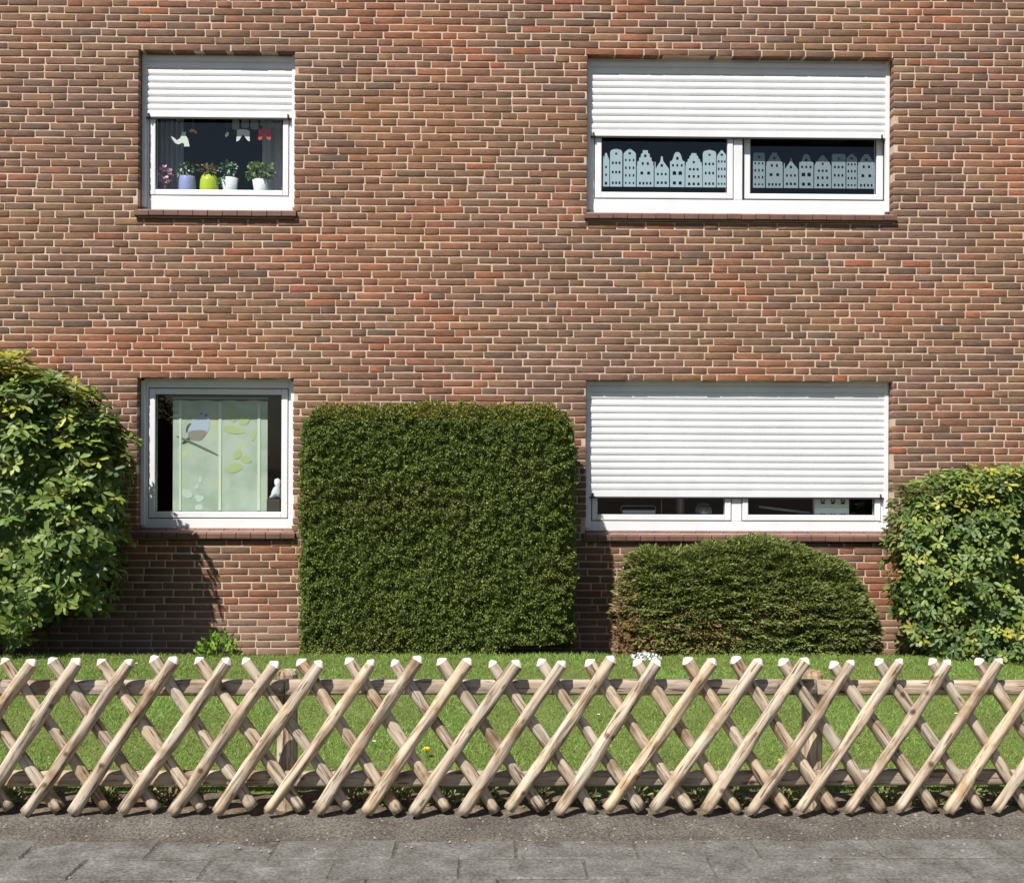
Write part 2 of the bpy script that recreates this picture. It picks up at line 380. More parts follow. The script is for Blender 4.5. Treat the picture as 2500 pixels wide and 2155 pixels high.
for k in range(k0, k0+nrow):
    zb = PH+k*CRS; zt_ = zb+CRS
    # bricks of one course in a free stretcher/header rhythm
    x = WX0-random.uniform(0, .24); js = []; cnt = random.randint(0, 2); seq = []
    while x < WX1:
        opt = []
        for wd, wt in ((.25, 3.2 if cnt < 3 else .6), (.13, 1.0 if cnt >= 2 else .12)):
            d = min([abs(x+wd-j) for j in prevj] or [1]); opt.append((wt*(1 if d > .045 else .06), wd))
        wd = random.choices([o[1] for o in opt], [o[0] for o in opt])[0]
        cnt = 0 if wd < .2 else cnt+1
        seq.append((x, x+wd)); x += wd; js.append(x)
    prevj = js
    spans = [(WX0, WX1, zb, zt_)]
    for nm, v in OP.items():
        zl, zh = v[2]-SILL_H-.034, v[3]
        if zt_ <= zl+.004 or zb >= zh-.004: continue
        n2 = []
        for (a, b, c, d) in spans:
            if v[0] > a and v[1] < b:
                n2 += [(a, v[0]+J/2, c, d), (v[1]-J/2, b, c, d)]
                if zb < zl-.03: n2.append((v[0]+J/2, v[1]-J/2, c, zl))
            else: n2.append((a, b, c, d))
        spans = n2
    for (a, b, c, d) in spans:
        for (p, q) in seq:
            p2, q2 = max(p, a), min(q, b)
            if q2-p2 < .045: continue
            if p2 == a and p < a and q2-p2 < .06: pass
            bricks.append((p2+J/2, q2-J/2, c+J/2, d-J/2))
# extend slivers at cut edges is not needed: mortar fills them
cand = []
for i, (x0, x1, z0, z1) in enumerate(bricks):
    if x1-x0 > .23 and -1.9 < (x0+x1)/2 < 1.75 and 2.4 < z0 < 4.9: cand.append((abs((x0+x1)/2-.1)*.6+abs(z0-3.3), i))
cand.sort(); single = {i for _, i in cand[:300]}
BV, BF, BC = [], [], []
for i, (x0, x1, z0, z1) in enumerate(bricks):
    yf = random.uniform(-.0035, .0008)
    cxm, czm = (x0+x1)/2, (z0+z1)/2; c = brick_col(cxm, czm)
    V, F = brick_geo(x0, x1, z0, z1, yf)
    if i in single:
        me = np_mesh('brick', [(a-cxm, b, d-czm) for a, b, d in V], F, np.tile(c, (24, 1)))
        link('brick', me, M['brick'], wall, (cxm, 0, czm))
    else:
        b = len(BV); BV += V; BF += [[b+j for j in f] for f in F]; BC += [tuple(c)]*24
bw = link('brickwork', np_mesh('brickwork', BV, BF, np.array(BC)), M['brick'], wall); tag(bw, kind='stuff')
print('bricks', len(bricks))

# ---- windows
FY = .118     # frame front
def rect_px(l, t, r, b, Y):
    a, c = P(l, t, Y), P(r, b, Y); d, e = P(r, t, Y), P(l, b, Y)
    return (a.x+e.x)/2, (c.x+d.x)/2, (c.z+e.z)/2, (a.z+d.z)/2
SLAT_P = .0602
def slat(x0, x1, z, yb=.088):
    prof = [(.011, 0), (.0105, .003), (.002, .008), (-.0015, .02), (-.002, .032), (-.0015, .044), (.0015, .054), (.007, .0575), (.011, .0602), (.015, .0602), (.015, 0)]
    m = MB(); m.loops([[(x, yb+p, z+q) for p, q in prof] for x in (x0, x1)]); return m
def make_window(key, sashes, shutter_px, label):
    x0, x1, z0, z1 = OP[key]
    win = MB()
    ins = [rect_px(*s[0], FY) for s in sashes]
    zb = ins[0][2]; ztop = z1+.12
    # fixed frame: sides, bottom, mullions
    win.box(x0-.005, ins[0][0], FY, FY+.07, z0-.02, ztop); win.box(ins[-1][1], x1+.005, FY, FY+.07, z0-.02, ztop)
    win.box(ins[0][0], ins[-1][1], FY, FY+.07, z0-.02, zb)
    topz = ins[0][3] if key == 'LL' else z1-.03
    win.box(ins[0][0], ins[-1][1], FY, FY+.07, topz, ztop)
    for a, b in zip(ins[:-1], ins[1:]): win.box(a[1], b[0], FY, FY+.07, zb, topz)
    w_ = win.build('window', M['pvc'], house, bevel=.004); w_['label'] = label
    for (s, p, rec), q in zip(sashes, ins):
        sx0, sx1, sz0, sz1 = q[0], q[1], zb, topz
        pp = rect_px(*p, FY+rec)
        g = .007; y0 = FY-.006+rec
        pz1 = pp[3] if key == 'LL' else sz1-.06
        MB().ring(sx0, sx1, sz0, sz1, .02, .02, .02, .02, FY+.03, FY+.075+rec).build('gasket', M['gasket'], w_)
        MB().ring(sx0+g, sx1-g, sz0+g, sz1-g, pp[0]-sx0-g, sx1-g-pp[1], pp[2]-sz0-g, max(.02, sz1-g-pz1), y0, y0+.07).build('sash', M['pvc'], w_, bevel=.006)
        MB().box(pp[0]-.004, pp[1]+.004, y0+.028, y0+.030, pp[2]-.004, pz1+.004).build('pane', M['glass'], w_)
        bead = MB(); bead.ring(pp[0]-.002, pp[1]+.002, pp[2]-.002, pz1+.002, .006, .006, .006, .006, y0+.018, y0+.027); bead.build('glazing_seal', M['gasket'], w_)
    # guide rails and shutter
    sh = empty('roller_shutter'); sh.parent = house; sh['label'] = 'white slatted roller shutter of the '+label
    gw = .036
    for a, b in ((x0+.001, x0+gw), (x1-gw, x1-.001)):
        MB().box(a, b, .08, FY-.002, z0+.02, z1+.05).build('guide_rail', M['pvc'], sh, bevel=.003)
    if shutter_px:
        zs = (P(shutter_px[0], shutter_px[1], .088).z+P(shutter_px[2], shutter_px[3], .088).z)/2
        bb = MB(); bb.box(x0+.026, x1-.026, .085, .099, zs, zs+.055); bb.build('bottom_bar', M['slat'], sh, bevel=.003)
        gb = MB(); gb.box(x0+.03, x1-.03, .088, .1, zs-.012, zs-.001); gb.build('bottom_strip', M['gasket'], sh)  # narrow black strip along the lower edge of the bottom bar
        z = zs+.0555
        base = slat(x0+.026, x1-.026, 0).mesh('slat'); base.materials.append(M['slat'])
        while z < z1+.06:
            o = link('slat', base, None, sh, (0, random.uniform(-.0005, .0005), z)); z += SLAT_P
        for sx in (x0+.055, x1-.075):
            MB().box(sx, sx+.012, .070, .0845, zs-.006, zs+.03).build('stopper', M['gasket'], sh, bevel=.003)
    # roller box bottom closing the head
    MB().box(x0-.004, x1+.004, .102 if shutter_px else .08, FY-.002, z1-.012, z1+.3).build('head_trim', M['pvc'], sh)
    # brick sill
    sil = empty('window_sill', ((x0+x1)/2, 0, z0)); sil.parent = house
    n = round((x1-x0+.05)/.121); wd = (x1-x0+.05)/n; xa = x0-.025
    MB().box(x0-.02, x1+.02, .004, .2, z0-SILL_H-.03, z0-.022).build('mortar_bed', M['mortar'], sil).location = -Vector(sil.location)
    for k in range(n):
        a, b = xa+k*wd+.003, xa+(k+1)*wd-.003
        rr = lambda s: random.uniform(-s, s)
        zf = z0-.034+rr(.0015); yf = -.04+rr(.002); th = .05
        prof = [(yf+.006, zf-th), (yf, zf-th+.006), (yf, zf-.008), (yf+.008, zf), (FY-.003, z0-.002), (FY-.003, zf-th)]
        me = MB().loops([[(x, p, q) for p, q in prof] for x in (a, b)])
        o = me.build('brick', M['sill'], sil, bevel=0); o.location = -Vector(sil.location)
    # inner window board and room
    MB().box(x0-.06, x1+.06, FY+.078, .46, zb-.03, zb+.012).build('window_board', M['pvc'], house, bevel=.004)
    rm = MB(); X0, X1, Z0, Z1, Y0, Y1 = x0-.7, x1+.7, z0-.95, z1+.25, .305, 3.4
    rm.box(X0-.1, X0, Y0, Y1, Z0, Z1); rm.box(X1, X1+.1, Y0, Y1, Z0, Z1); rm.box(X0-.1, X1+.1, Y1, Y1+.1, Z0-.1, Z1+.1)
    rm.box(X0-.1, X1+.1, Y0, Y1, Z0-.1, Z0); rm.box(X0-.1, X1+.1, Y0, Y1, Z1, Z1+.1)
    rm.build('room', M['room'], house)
    return zb+.012
bz = {}
bz['UL'] = make_window('UL', [((364.5, 150, 706.5, 479.5), (380, 160, 691, 464), 0)], (345, 286.5, 712, 288), 'small upper window with potted plants')
bz['UR'] = make_window('UR', [((1451, 150, 1792, 487), (1469, 170, 1776, 470), 0), ((1813, 150, 2166, 496), (1832, 170, 2140, 474), .05)], (1447, 333, 2172, 338), 'wide upper window with house-shaped films')
bz['LL'] = make_window('LL', [((362, 947, 704, 1266), (379, 963, 687, 1249), 0)], None, 'small lower window with bird picture')
bz['LR'] = make_window('LR', [((1444, 950, 1787, 1272), (1459, 960, 1770, 1256), 0), ((1811, 950, 2152, 1273), (1827, 960, 2136, 1257), 0)], (1440, 1211, 2170, 1216), 'wide lower window mostly closed')

# ================================================================= foliage tools
def clouds(T, F, O, D, N, L, W, C):
    """copies of a leaf template T (k,3: x along, y across, z up) as one vertex/face/colour set"""
    D = D/np.linalg.norm(D, axis=1, keepdims=True)
    S = np.cross(N, D); S /= np.linalg.norm(S, axis=1, keepdims=True)+1e-9
    U = np.cross(D, S)
    V = O[:, None, :] + T[None, :, 0:1]*(L[:, None, None]*D[:, None, :]) + T[None, :, 1:2]*(W[:, None, None]*S[:, None, :]) + T[None, :, 2:3]*(L[:, None, None]*U[:, None, :])
    n, k = len(O), len(T)
    FF = (F[None, :, :] + (np.arange(n)*k)[:, None, None]).reshape(-1, F.shape[1])
    return V.reshape(-1, 3), FF, np.repeat(C, k, axis=0)
LEAF_T = np.array([(0, 0, 0), (.32, 0, -.01), (.72, 0, -.03), (1, 0, -.1), (.34, .42, .04), (.34, -.42, .04), (.8, .44, -.01), (.8, -.44, -.01)], float)
LEAF_F = np.array([(0, 1, 4), (0, 5, 1), (1, 2, 6), (1, 6, 4), (1, 5, 7), (1, 7, 2), (2, 3, 6), (2, 7, 3)])
DIA_T = np.array([(0, 0, 0), (.5, .5, .06), (1, 0, 0), (.5, -.5, .06)], float); DIA_F = np.array([(0, 3, 2, 1)])
BLADE_T = np.array([(0, .5, 0), (0, -.5, 0), (1, 0, 0)], float); BLADE_F = np.array([(0, 1, 2)])
def unit(a): return a/(np.linalg.norm(a, axis=1, keepdims=True)+1e-9)
def nz(p, s, o=0.): return np.array([noise.noise((x*s+o, y*s+o, z*s-o)) for x, y, z in p])
def nza(p, sx, sz, o=0.): return np.array([noise.noise((x*sx+o, y*sx, z*sz+o)) for x, y, z in p])
def pick(cols, n, wts):
    cols = np.array(cols, float); idx = RNG.choice(len(cols), n, p=np.array(wts)/sum(wts))
    return cols[idx]*RNG.uniform(.8, 1.2, (n, 1))

# ---------------------------------------------------------------- grass
def make_grass():
    n = 330000
    x = RNG.uniform(-5.3, 5.6, n); y = RNG.uniform(LAWN_Y0-.04, LAWN_Y1+.03, n)
    ed = np.array([noise.noise((a*4, 0, 7)) for a in np.arange(-6, 6.2, .02)]); edge = LAWN_Y0+.06+.11*ed[((x+6)/.02).astype(int)]
    keep = y > edge; x, y = x[keep], y[keep]; n = len(x)
    gx, gy = np.arange(-6, 6.3, .05), np.arange(-4, -.8, .05)
    Z = np.array([[lawn_z(a, b) for a in gx] for b in gy]); pt = np.array([[noise.noise((a*1.6, b*1.6, 3))+.6*noise.noise((a*6, b*6, 5)) for a in gx] for b in gy])
    ix, iy = ((x+6)/.05).astype(int), ((y+4)/.05).astype(int)
    z = Z[iy, ix]; q = pt[iy, ix]
    D = np.stack([RNG.normal(0, .8, n), RNG.normal(0, .8, n), np.ones(n)], 1)
    L = RNG.uniform(.016, .036, n)*(1+.4*q); W = RNG.uniform(.0045, .0085, n)
    N = RNG.normal(0, 1, (n, 3))
    C = pick([(.23, .335, .08), (.28, .385, .1), (.185, .285, .065), (.36, .42, .15)], n, [4, 4, 3, 1])
    C *= (1+.3*q)[:, None]; C[:, 0] *= 1-.15*np.clip(q, -1, 1)
    V, F, C = clouds(BLADE_T, BLADE_F, np.stack([x, y, z-.004], 1), D, N, L, W, C)
    o = link('grass', np_mesh('grass', V, F, C), M['grass']); tag(o, 'short mown green grass of the lawn behind the fence', 'grass', kind='stuff')
make_grass()

# ---------------------------------------------------------------- shrubs
def stems(parent, x, y, z0, h, n, spread, r=.02):
    for k in range(n):
        a = 2*math.pi*k/n+random.uniform(-.4, .4); s = spread*random.uniform(.5, 1)
        pts = [(x+.05*math.cos(a), y+.04*math.sin(a), z0)]
        for t in (.3, .6, 1.0): pts.append((x+s*t*math.cos(a)+random.uniform(-.03, .03), y+.5*s*t*math.sin(a), z0+h*t*random.uniform(.85, 1)))
        MB().tube(pts, [r, r*.8, r*.6, r*.3], 6).build('stem', M['bark'], parent, smooth=True)

def crown_surface(prof, cx, cy, by, n, seed):
    """prof: list of (z, half width) from bottom to top; returns points, outward normals"""
    zs = np.array([p[0] for p in prof]); aw = np.array([p[1] for p in prof]); am = aw.max()
    rg = np.random.default_rng(seed)
    z = rg.uniform(zs[0], zs[-1], n*3); a = np.interp(z, zs, aw); keep = rg.uniform(0, am, n*3) < a+.25; z, a = z[keep][:n], a[keep][:n]
    k = np.argmax(aw); nc = int(len(z)*.3); rr = np.sqrt(rg.random(nc)); zc = np.interp(rr*am, aw[k:][::-1], zs[k:][::-1])
    z[:nc] = zc; a[:nc] = np.interp(zc, zs, aw)
    ph = rg.uniform(-math.pi, math.pi, len(z))
    e = .75
    c, s = np.cos(ph), np.sin(ph)
    ca = np.sign(c)*np.abs(c)**e; sa = np.sign(s)*np.abs(s)**e
    b = by*np.sqrt(a/am)
    p = np.stack([cx+a*ca, cy+b*sa, z], 1)
    dz = -np.interp(z, zs, np.gradient(aw, zs))
    nn = unit(np.stack([ca*b/a.clip(.05), sa*1.0, np.clip(dz, -1.2, 2.5)*.7], 1))
    return p, nn

def grid_core(pf, nu, nv):
    V = [pf(i/nu, j/nv) for j in range(nv+1) for i in range(nu+1)]
    F = [[j*(nu+1)+i, j*(nu+1)+i+1, (j+1)*(nu+1)+i+1, (j+1)*(nu+1)+i] for j in range(nv) for i in range(nu)]; return V, F
def broadleaf(name, label, prof, cx, cy, by, nwh, leafL, leafW, cols, wts, seed, per=(6, 9), yellow_top=None, fill=3):
    root = tag(empty(name, (cx, cy, .06)), label, 'shrub'); off = np.array(root.location)
    O, D, N, L, W, C = [], [], [], [], [], []
    rg = np.random.default_rng(seed+5)
    for layer in range(fill+1):
        p, nn = crown_surface(prof, cx, cy, by, nwh, seed+layer)
        bump = nz(p, 3.2, seed)*.1+nz(p, 7, seed+3)*.075
        p = p + nn*(bump - layer*.075 - .03 + rg.uniform(-.035, .02, len(p)))[:, None]
        ax = unit(nn*.8+np.array([0, -.1, .55])+rg.normal(0, .28, p.shape))
        for i in range(len(p)):
            k = rg.integers(*per); A = ax[i]
            t = np.cross(A, [.3, .2, 1]); t /= np.linalg.norm(t); u = np.cross(A, t)
            ph0 = rg.uniform(0, 6.28); cc = pick(cols, 1, wts)[0]
            if yellow_top is not None and rg.random() < yellow_top(p[i]): cc = np.array((.42, .4, .06))*rg.uniform(.7, 1.05)
            for j in range(k):
                f = ph0+6.283*j/k+rg.uniform(-.25, .25); el = rg.uniform(-.05, .6)
                d = (t*math.cos(f)+u*math.sin(f))*math.cos(el)+A*math.sin(el)+np.array([0, 0, -.12])
                O.append(p[i]+d*.008); D.append(d); N.append(A+rg.normal(0, .22, 3)); L.append(leafL*rg.uniform(.5, 1.2)); W.append(leafW*rg.uniform(.8, 1.15)); C.append(cc*rg.uniform(.85, 1.15))
    O, D, N, L, W, C = map(np.array, (O, D, N, L, W, C))
    O = O.copy(); O[:, 2] = np.maximum(O[:, 2], .12)
    def bcore(u, v):
        zs = [q[0] for q in prof]; z = zs[0]+.1+(zs[-1]-zs[0]-.3)*v; a = max(.03, float(np.interp(z, zs, [q[1] for q in prof]))-.36)
        am = max(q[1] for q in prof); t = 2*math.pi*u; b_ = (by-.38)*math.sqrt(a/am); k = 1 if v < .97 else .05
        return (cx+k*a*math.copysign(abs(math.cos(t))**.75, math.cos(t))-off[0], cy+k*b_*math.copysign(abs(math.sin(t))**.75, math.sin(t))-off[1], z-off[2])
    cv, cf = grid_core(bcore, 40, 24)
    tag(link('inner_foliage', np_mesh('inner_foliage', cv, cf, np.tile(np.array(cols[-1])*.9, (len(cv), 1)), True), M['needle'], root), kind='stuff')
    # the leaves that show largest become parts of their own
    view = unit(np.array([0, CAMY, CAMH])-O); Dn = unit(D); S = unit(np.cross(N, Dn)); U = np.cross(Dn, S)
    show = np.abs((U*view).sum(1))*L*W*1e4 + (-(O[:, 1]-cy)/by)*4.0
    px = 1250+FPX*O[:, 0]/(O[:, 1]-CAMY); inside = (px > 0) & (px < 2560)
    show[~inside] = -99
    idx = np.argsort(-show)[:300]; rest = np.setdiff1d(np.arange(len(O)), idx)
    V, F, CC = clouds(LEAF_T, LEAF_F, O[rest]-off, D[rest], N[rest], L[rest], W[rest], C[rest])
    fo = link('foliage', np_mesh('foliage', V, F, CC, True), M['leaf'], root); tag(fo, kind='stuff')
    var = []; vc = []
    for k in range(14):
        j = idx[k*20]; v = LEAF_T.copy(); v[:, 2] *= RNG.uniform(.6, 1.4); v[:, 1] *= leafW/leafL
        vc.append(C[j]); var.append(np_mesh('leaf', v, LEAF_F, np.tile(C[j], (8, 1)), True)); var[-1].materials.append(M['leaf'])
    for q, j in enumerate(idx):
        o = link('leaf', var[int(np.argmin(((np.array(vc)-C[j])**2).sum(1)))], None, root)
        m = Matrix((Vector(Dn[j]), Vector(S[j]), Vector(U[j]))).transposed().to_4x4()
        o.matrix_basis = Matrix.Translation(Vector(O[j]-off)) @ m @ Matrix.Scale(L[j], 4)
    return root
def prof_px(pts, cx, Y, side):
    out = []
    for x, y in pts:
        p = P(x, y, Y); out.append((p.z, max(.02, (p.x-cx)*side)))
    out.sort(); return out
RC = [(.12, .19, .045), (.16, .23, .055), (.2, .27, .06), (.26, .31, .065), (.085, .145, .04)]
cxl = P(-190, 1200, -.72).x
pl = prof_px([(60, 1590), (120, 1545), (258, 1500), (290, 1440), (298, 1380), (303, 1290), (305, 1180), (298, 1090), (275, 1015), (235, 965), (165, 915), (80, 872), (-40, 850), (-180, 838)], cxl, -.72, 1)
b = broadleaf('rhododendron', 'tall rounded broad-leaved shrub left of the window with the bird picture', pl, cxl, -.74, .58, 860, .098, .037, RC, [4, 5, 4, 2, 3], 21,
              yellow_top=lambda p: .4*max(0, min(1, (p[2]-2.0)/.4)))
stems(b, 0, 0, 0, 1.6, 7, 1.0, .03)
cxr = P(2590, 1300, -.7).x
pr = prof_px([(2215, 1600), (2195, 1540), (2180, 1470), (2172, 1390), (2178, 1300), (2190, 1230), (2212, 1185), (2245, 1162), (2330, 1150), (2450, 1144), (2585, 1140)], cxr, -.72, -1)
b = broadleaf('laurel_shrub', 'wide evergreen shrub with small glossy leaves at the right edge', pr, cxr, -.72, .55, 1350, .064, .026, [(.12, .185, .045), (.16, .225, .055), (.22, .28, .06), (.32, .32, .065), (.09, .15, .045)], [4, 5, 3, 1.2, 3], 43, per=(5, 8),
              yellow_top=lambda p: .04)
stems(b, 0, 0, 0, 1.0, 7, .8, .025)

def needle_mass(name, label, cat, pts, nrm, L, W, cols, wts, colfun, core, hang=0., layer=False, seed=3):
    """small sprigs over a surface, with pits, plus the inner leaf body"""
    c0 = pts.mean(0); c0[2] = .05
    root = tag(empty(name, tuple(c0)), label, cat)
    n = len(pts); rg = np.random.default_rng(seed)
    if layer: pit = .075*np.clip(nza(pts, 7, 24, seed), -.35, .6)+.05*nz(pts, 3, seed)
    else: pit = .065*np.clip(nz(pts, 17, seed), -.3, .6)+.022*nz(pts, 5, seed)+.04*nz(pts, 33, seed)
    O = pts - nrm*(pit+rg.uniform(0, .035 if layer else .025, n))[:, None]
    if layer: D = unit(nrm*.55+np.stack([rg.normal(0, .7, n), rg.normal(0, .3, n), rg.normal(-.02, .2, n)], 1))
    else: D = unit(nrm*.7+rg.normal(0, .6, (n, 3))+np.array([0, 0, .25]))
    N = unit(nrm*.6+rg.normal(0, .5, (n, 3))+np.array([0, 0, .5]))
    C = pick(cols, n, wts); C = colfun(O, C, rg)
    O[:, 2] = np.maximum(O[:, 2], .07)
    V, F, CC = clouds(DIA_T, DIA_F, O-c0, D, N, rg.uniform(*L, n), rg.uniform(*W, n), C)
    tag(link('foliage', np_mesh('foliage', V, F, CC), M['needle'], root), kind='stuff')
    cv, cf = core
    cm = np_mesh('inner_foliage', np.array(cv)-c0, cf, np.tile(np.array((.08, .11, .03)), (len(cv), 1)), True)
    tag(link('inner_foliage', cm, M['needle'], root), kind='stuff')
    return root, c0
# clipped cube hedge
HY0, HY1 = -.70, -.04
hl, hr = P(730, 1300, HY0).x, P(1401, 1300, HY0).x; ht = P(1060, 991, HY0).z
def rbox(n, x0, x1, y0, y1, z0, z1, r, rg):
    A = [(x1-x0)*(z1-z0), (x1-x0)*(y1-y0), (y1-y0)*(z1-z0), (y1-y0)*(z1-z0), .25*(x1-x0)*(z1-z0)]
    f = rg.choice(5, n, p=np.array(A)/sum(A)); u = rg.random((n, 3)); p = np.array([x0, y0, z0])+u*np.array([x1-x0, y1-y0, z1-z0])
    p[f == 0, 1] = y0; p[f == 1, 2] = z1; p[f == 2, 0] = x0; p[f == 3, 0] = x1; p[f == 4, 1] = y1
    lo, hi = np.array([x0+r, y0+r*.6, z0-1]), np.array([x1-r, y1-r*.6, z1-r])
    c = np.clip(p, lo, hi); d = p-c; rr = np.array([r, r*.6, r]); e = unit(d/rr); return c+e*rr, unit(e/rr)
rg = np.random.default_rng(12)
hp, hn = rbox(230000, hl, hr, HY0, HY1, .06, ht, .24, rg)
bot = .1+.13*np.clip((hp[:, 0]-(hr-.75))/.3, 0, 1)*(hp[:, 1] < -.35)
k = hp[:, 2] > bot+.05*rg.random(len(hp)); hp, hn = hp[k], hn[k]
wav = np.array([noise.noise((x*1.7, y, z*1.7)) for x, y, z in hp])*.02; hp = hp+hn*wav[:, None]
def hedge_col(O, C, rg):
    top = np.clip((O[:, 2]-(ht-.16))/.16, 0, 1); m = rg.random(len(O)) < top*.6
    C[m] = np.array((.27, .23, .05))*rg.uniform(.7, 1.2, (m.sum(), 1))
    w = np.array([noise.noise((x*1.8, 0, z*1.8)) for x, _, z in O]); m = rg.random(len(O)) < np.clip(w-.1, 0, .5)*1.2
    C[m] = C[m]*.4+np.array((.2, .17, .05))*.6; return C
ci = .075
def hcore(u, v):
    # closed loop in plan (superellipse) rising to a top
    a = 2*math.pi*u; e = .25; c, s = math.cos(a), math.sin(a)
    x = math.copysign(abs(c)**e, c); y = math.copysign(abs(s)**e, s)
    sh = 1 if v < .8 else max(0, 1-(v-.8)/.2)
    zz = .22+(ht-ci-.22)*min(1, v/.8); f = sh if v >= .8 else 1-.12*max(0, (v-.65)/.15)**2
    if v >= .8: f = .88*sh
    return ((hl+hr)/2+x*((hr-hl)/2-ci)*f, (HY0+HY1)/2+y*((HY1-HY0)/2-ci)*f, zz)
hedge, hc0 = needle_mass('clipped_yew_hedge', 'large clipped cube-shaped dark green hedge between the lower windows', 'hedge', hp, hn, (.016, .028), (.0085, .0135),
    [(.125, .175, .034), (.15, .205, .042), (.175, .23, .05), (.1, .145, .03), (.22, .255, .065)], [4, 5, 4, 3, .8], hedge_col, grid_core(hcore, 60, 16))
stems(hedge, 0, 0, 0, .9, 5, .6, .035)
# low spreading yew
LY = [(x+(20 if x < 1700 else -8 if x > 2000 else 0)*(1 if abs(x-1850) > 250 else .5), y+12) for x, y in [(1497, 1480), (1512, 1400), (1527, 1340), (1560, 1327), (1640, 1330), (1700, 1322), (1760, 1308), (1850, 1299), (1930, 1308), (1980, 1336), (2020, 1356), (2080, 1372), (2115, 1402), (2140, 1450), (2160, 1520)]]
ly = [P(x, y, -.72) for x, y in LY]; lx = np.array([p.x for p in ly]); lz = np.array([p.z for p in ly])
n = 85000; rg = np.random.default_rng(31)
xx = rg.uniform(lx[0]-.02, lx[-1], n); hh = np.interp(xx, lx, lz)-.03
ps = rg.uniform(0, math.pi, n); ps = np.where(rg.random(n) < .6, rg.uniform(0, math.pi*.5, n), ps)
cc, ss = np.cos(ps), np.sin(ps); cy = -.52; by = .36*np.clip(np.minimum((xx-lx[0]+.06), (lx[-1]+.06-xx))/.3, .25, 1)**.6
yy = cy-by*np.sign(cc)*np.abs(cc)**.6; zz = .08+(hh-.08)*ss**.55
lp = np.stack([xx, yy, zz], 1); slope = np.interp(xx, lx, np.gradient(lz, lx))
ln = unit(np.stack([-slope*ss*.6+np.where(xx < lx[0]+.15, -.8, 0)+np.where(xx > lx[-1]-.15, .8, 0), -cc*1.0, ss*.8], 1))
def low_col(O, C, rg):
    pb = .55*np.clip(1-(O[:, 0]-lx[0])/.2, 0, 1)+.8*np.clip(1.1-(O[:, 2]-.15)/.42, 0, 1)*np.clip(.5+1.8*nz(O, 2.2, 5), 0, 1)
    m = rg.random(len(O)) < pb; C[m] = np.array((.28, .18, .085))*rg.uniform(.6, 1.2, (m.sum(), 1)); return C
def lcore(u, v):
    x = lx[0]+.07+(lx[-1]-lx[0]-.14)*u; h = np.interp(x, lx, lz)-.14; ps = math.pi*v; c, s = math.cos(ps), math.sin(ps)
    byc = .27*min(1, max(.25, min(x-lx[0], lx[-1]-x)/.3))
    return (x, cy-byc*math.copysign(abs(c)**.6, c), .12+(h-.12)*s**.55)
low, lc0 = needle_mass('low_yew_shrub', 'low spreading yew shrub with browning tips under the wide lower window', 'shrub', lp, ln, (.026, .058), (.009, .016),
    [(.15, .18, .05), (.18, .22, .055), (.21, .25, .07), (.1, .14, .035), (.26, .28, .1)], [4, 5, 4, 3, 1], low_col, grid_core(lcore, 40, 20), layer=True, seed=9)
stems(low, 0, 0, 0, .45, 6, .5, .02)

def small_plant(name, label, cat, base, rad, h, n, L, W, cols, wts, seed, group=None, mat='leaf', flat=0, templ=(LEAF_T, LEAF_F), up=.4):
    root = tag(empty(name, tuple(base)), label, cat, group)
    rg = np.random.default_rng(seed)
    v = unit(rg.normal(0, 1, (n, 3))); v[:, 2] = np.abs(v[:, 2])
    p = v*np.array([rad, rad*.8, h])*rg.uniform(.55, 1, (n, 1))
    D = unit(v+rg.normal(0, .5, (n, 3))+np.array([0, -.1, up])); N = unit(v+rg.normal(0, .4, (n, 3))+np.array([0, -.2, .6]))
    V, F, C = clouds(*templ, p, D, N, rg.uniform(*L, n), rg.uniform(*W, n), pick(cols, n, wts))
    tag(link('foliage', np_mesh('foliage', V, F, C, True), M[mat], root), kind='stuff')
    m = MB()
    for k in range(4):
        a = k*1.6+seed; m.tube([(0, 0, -.01), (rad*.3*math.cos(a), rad*.3*math.sin(a), h*.5), (rad*.6*math.cos(a), rad*.6*math.sin(a), h*.8)], [.006, .005, .003], 5)
    m.build('stem', M['bark'], root)
    return root
g = P(527, 1590, -.93)
small_plant('bright_shrub', 'small bright green leafy shrub at the wall under the bird-picture window', 'shrub', (g.x, -.88, .1), .19, .27, 420, (.03, .05), (.018, .027), [(.16, .3, .03), (.2, .34, .04), (.11, .22, .025)], [3, 3, 2], 5)
g = P(1575, 1600, -1.0)
cush = small_plant('white_cushion_flower', 'low cushion of white flowers on the lawn edge below the low yew', 'plant', (g.x, -1.0, .165), .125, .05, 200, (.015, .03), (.006, .01), [(.1, .16, .08), (.14, .2, .1)], [1, 1], 8, mat='needle', templ=(DIA_T, DIA_F))
rg = np.random.default_rng(77); n = 420; v = unit(rg.normal(0, 1, (n, 3))); v[:, 2] = np.abs(v[:, 2])
V, F, C = clouds(DIA_T, DIA_F, v*np.array([.125, .1, .055]), unit(rg.normal(0, 1, (n, 3))), unit(v+rg.normal(0, .4, (n, 3))), rg.uniform(.016, .026, n), rg.uniform(.014, .022, n), np.tile((.8, .82, .86), (n, 1)))
tag(link('flowers', np_mesh('flowers', V, F), M['petalw'], cush), kind='stuff')

